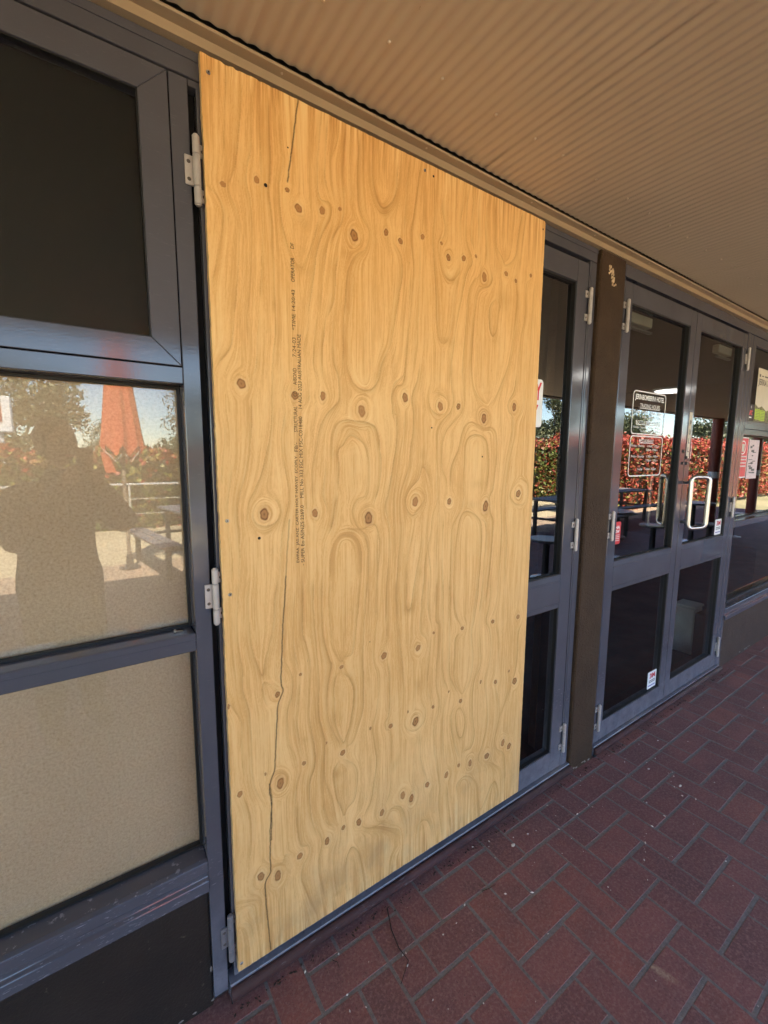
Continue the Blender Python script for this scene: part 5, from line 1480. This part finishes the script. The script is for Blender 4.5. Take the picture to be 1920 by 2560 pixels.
# ---- house with red roof beyond the hedge
hs = empty('house', 'distant low house with a red tiled roof behind the hedge', 'house', None, (33, -27, -0.3))
MB(wloc(hs)).box(29, 38, -30, -25, -0.3, 2.1).build2('wall', plain('house_wall', (0.45, 0.38, 0.30), 0.9), hs)
M_ROOF = plain('red_roof', (0.42, 0.10, 0.06), 0.8, 0, 0.25, 2)
MB(wloc(hs)).add([(28.4, -24.4, 2.1), (38.6, -24.4, 2.1), (38.6, -30.6, 2.1), (28.4, -30.6, 2.1), (31, -27.5, 3.1), (36, -27.5, 3.1)], [(0, 1, 5, 4), (1, 2, 5), (2, 3, 4, 5), (3, 0, 4), (3, 2, 1, 0)]).build2('roof', M_ROOF, hs)
for xx in (30.5, 33.2, 35.9):
    w_ = MB(wloc(hs)).box(xx, xx + 1.1, -24.99, -24.95, 0.7, 1.7).build2('window', M_WHITE, hs)
    MB(wloc(hs)).box(xx + .08, xx + 1.02, -24.949, -24.94, 0.78, 1.62).build2('pane', M_BLACK, w_)

# ---- the photographer, dark in the window reflection
M_CLOTH = plain('dark_jacket', (0.020, 0.020, 0.024), 0.85, 0, 0.3, 14, 0.3, 60)
M_JEAN = plain('dark_trousers', (0.022, 0.024, 0.034), 0.85)
M_SKIN = plain('skin', (0.42, 0.25, 0.18), 0.55)
M_HAIR = plain('dark_hair', (0.018, 0.012, 0.009), 0.6)
pe = empty('person', 'person in dark jacket and trousers photographing the door with a phone', 'person', None, (-0.40, -1.52, GZ))
fwd = (RM @ Vector((0, 0, -1))); fh = Vector((fwd.x, fwd.y, 0)).normalized(); rt = Vector((fh.y, -fh.x, 0))
B0 = Vector((-0.40, -1.52, GZ))
def PP(f_, r_, z_): return B0 + fh * f_ + rt * r_ + Vector((0, 0, z_))
phone_c = CAM - fwd * 0.020 - Vector((0, 0, 0.045)) + rt * 0.022
def rel(v): v = v - B0; return v
hl = rel(phone_c - fwd * 0.012 - rt * 0.050 - Vector((0, 0, .035))); hr = rel(phone_c - fwd * 0.012 + rt * 0.050 - Vector((0, 0, .035)))
def pr_(f_, r_, z_): return fh * f_ + rt * r_ + Vector((0, 0, z_))
def skin_obj(name, verts, edges, radii, m, parent, sub=2, root=0):
    me_ = bpy.data.meshes.new(name); me_.from_pydata([tuple(v) for v in verts], edges, [])
    o_ = bpy.data.objects.new(name, me_); COL.objects.link(o_)
    md = o_.modifiers.new('skin', 'SKIN'); md.use_smooth_shade = True
    for i, r_ in enumerate(radii):
        sv = me_.skin_vertices[0].data[i]; sv.radius = (r_, r_) if isinstance(r_, (int, float)) else r_
        sv.use_root = (i == root)
    sb = o_.modifiers.new('sub', 'SUBSURF'); sb.levels = sb.render_levels = sub
    dg = bpy.context.evaluated_depsgraph_get()
    m2 = bpy.data.meshes.new_from_object(o_.evaluated_get(dg)); m2.name = name
    bpy.data.objects.remove(o_); bpy.data.meshes.remove(me_)
    m2.polygons.foreach_set('use_smooth', [True] * len(m2.polygons))
    m2.materials.clear()
    return link(name, m2, m, parent)
vs = [pr_(0, 0, .86), pr_(-.01, 0, 1.00), pr_(0.0, 0, 1.18), pr_(.01, 0, 1.30), pr_(.02, 0, 1.40), pr_(.03, 0, 1.47),
      pr_(.01, -.165, 1.315), pr_(.07, -.235, 1.09), hl * .72 + pr_(.02, -.17, 1.10) * .28, hl + pr_(-.03, -.01, -.04),
      pr_(.01, .165, 1.315), pr_(.10, .33, 1.13), hr * .66 + pr_(.06, .27, 1.14) * .34, hr + pr_(-.03, .01, -.04),
      pr_(0, -.10, .80), pr_(.02, -.105, .45), pr_(-.01, -.11, .09), pr_(.12, -.12, .035),
      pr_(0, .10, .80), pr_(.03, .105, .45), pr_(-.01, .11, .09), pr_(.12, .13, .035)]
es = [(0, 1), (1, 2), (2, 3), (3, 4), (4, 5), (3, 6), (6, 7), (7, 8), (8, 9), (3, 10), (10, 11), (11, 12), (12, 13),
      (0, 14), (14, 15), (15, 16), (16, 17), (0, 18), (18, 19), (19, 20), (20, 21)]
rd = [(.20, .15), (.185, .145), (.185, .14), (.16, .13), .065, .055, .085, .070, .055, .036, .085, .070, .055, .036, .115, .085, .055, .045, .115, .085, .055, .045]
skin_obj('body', vs, es, rd, M_CLOTH, pe)
hc = pr_(.055, 0, 1.585)
def ell(name, c_, ra, m, n1=18, n2=14, fn=None):
    vs = []; fs = []
    for i in range(n2 + 1):
        ph = pi * i / n2
        for j in range(n1):
            t = 2 * pi * j / n1
            f_, r_, z_ = sin(ph) * cos(t), sin(ph) * sin(t), cos(ph)
            if fn: f_, r_, z_ = fn(f_, r_, z_)
            vs.append(c_ + fh * f_ * ra[0] + rt * r_ * ra[1] + Vector((0, 0, z_ * ra[2])))
    for i in range(n2):
        for j in range(n1): fs.append((i * n1 + j, i * n1 + (j + 1) % n1, (i + 1) * n1 + (j + 1) % n1, (i + 1) * n1 + j))
    return link(name, MB().add(vs, fs).mesh(name, smooth=True), m, pe)
def headfn(f_, r_, z_):
    if z_ < 0: r_ *= 1 + .28 * z_; f_ *= 1 + .10 * z_
    return f_, r_, z_
hd_ = ell('head', hc, (.098, .078, .118), M_SKIN, fn=headfn)
ell('hair', hc + pr_(-.018, 0, .022), (.100, .086, .112), M_HAIR)
ell('nose', hc + pr_(.098, 0, -.012), (.020, .013, .022), M_SKIN, 10, 8)
for s_ in (-1, 1):
    ell('eye', hc + pr_(.086, .030 * s_, .012), (.010, .013, .008), M_BLACK, 10, 8)
    ell('ear', hc + pr_(-.002, .080 * s_, -.006), (.018, .010, .030), M_SKIN, 10, 8)
ell('mouth', hc + pr_(.084, 0, -.058), (.010, .024, .007), M_RED, 10, 8)
# hands with five fingers round the phone edges
for s_, hp in ((-1, hl), (1, hr)):
    inn = -s_
    w0 = hp + pr_(-.035, s_ * .012, -.045)
    palm = hp + pr_(-.012, s_ * .010, -.012)
    vs = [w0, palm]; es = [(0, 1)]; rd = [.026, (.030, .018)]
    for q, (dz, ln) in enumerate(((.038, .9), (.016, 1.0), (-.006, .95), (-.026, .78))):
        b_ = palm + pr_(.012, s_ * .012, dz * .8); m_ = palm + pr_(.034, s_ * .006, dz); t_ = palm + pr_(.030, inn * .022 * ln, dz)
        n0 = len(vs); vs += [b_, m_, t_]; es += [(1, n0), (n0, n0 + 1), (n0 + 1, n0 + 2)]; rd += [.0095, .0085, .0075]
    n0 = len(vs); vs += [palm + pr_(-.006, inn * .012, .012), palm + pr_(-.004, inn * .034, .026), palm + pr_(.0, inn * .046, .034)]
    es += [(1, n0), (n0, n0 + 1), (n0 + 1, n0 + 2)]; rd += [.012, .0105, .009]
    skin_obj('hand', vs, es, rd, M_SKIN, pe, 2)
ph = empty('phone', 'black mobile phone held up by the photographer', 'phone', None, tuple(phone_c - fwd * 0.012))
ph.rotation_euler = cam.rotation_euler
link('case', MB().box(-.037, .037, -.076, .076, -.004, .004).mesh('case', 0.003), M_BLACK, ph)
link('screen', MB().box(-.034, .034, -.072, .072, .0042, .0048).mesh('screen'), plain('phone_screen', (0.03, 0.03, 0.035), 0.15), ph)
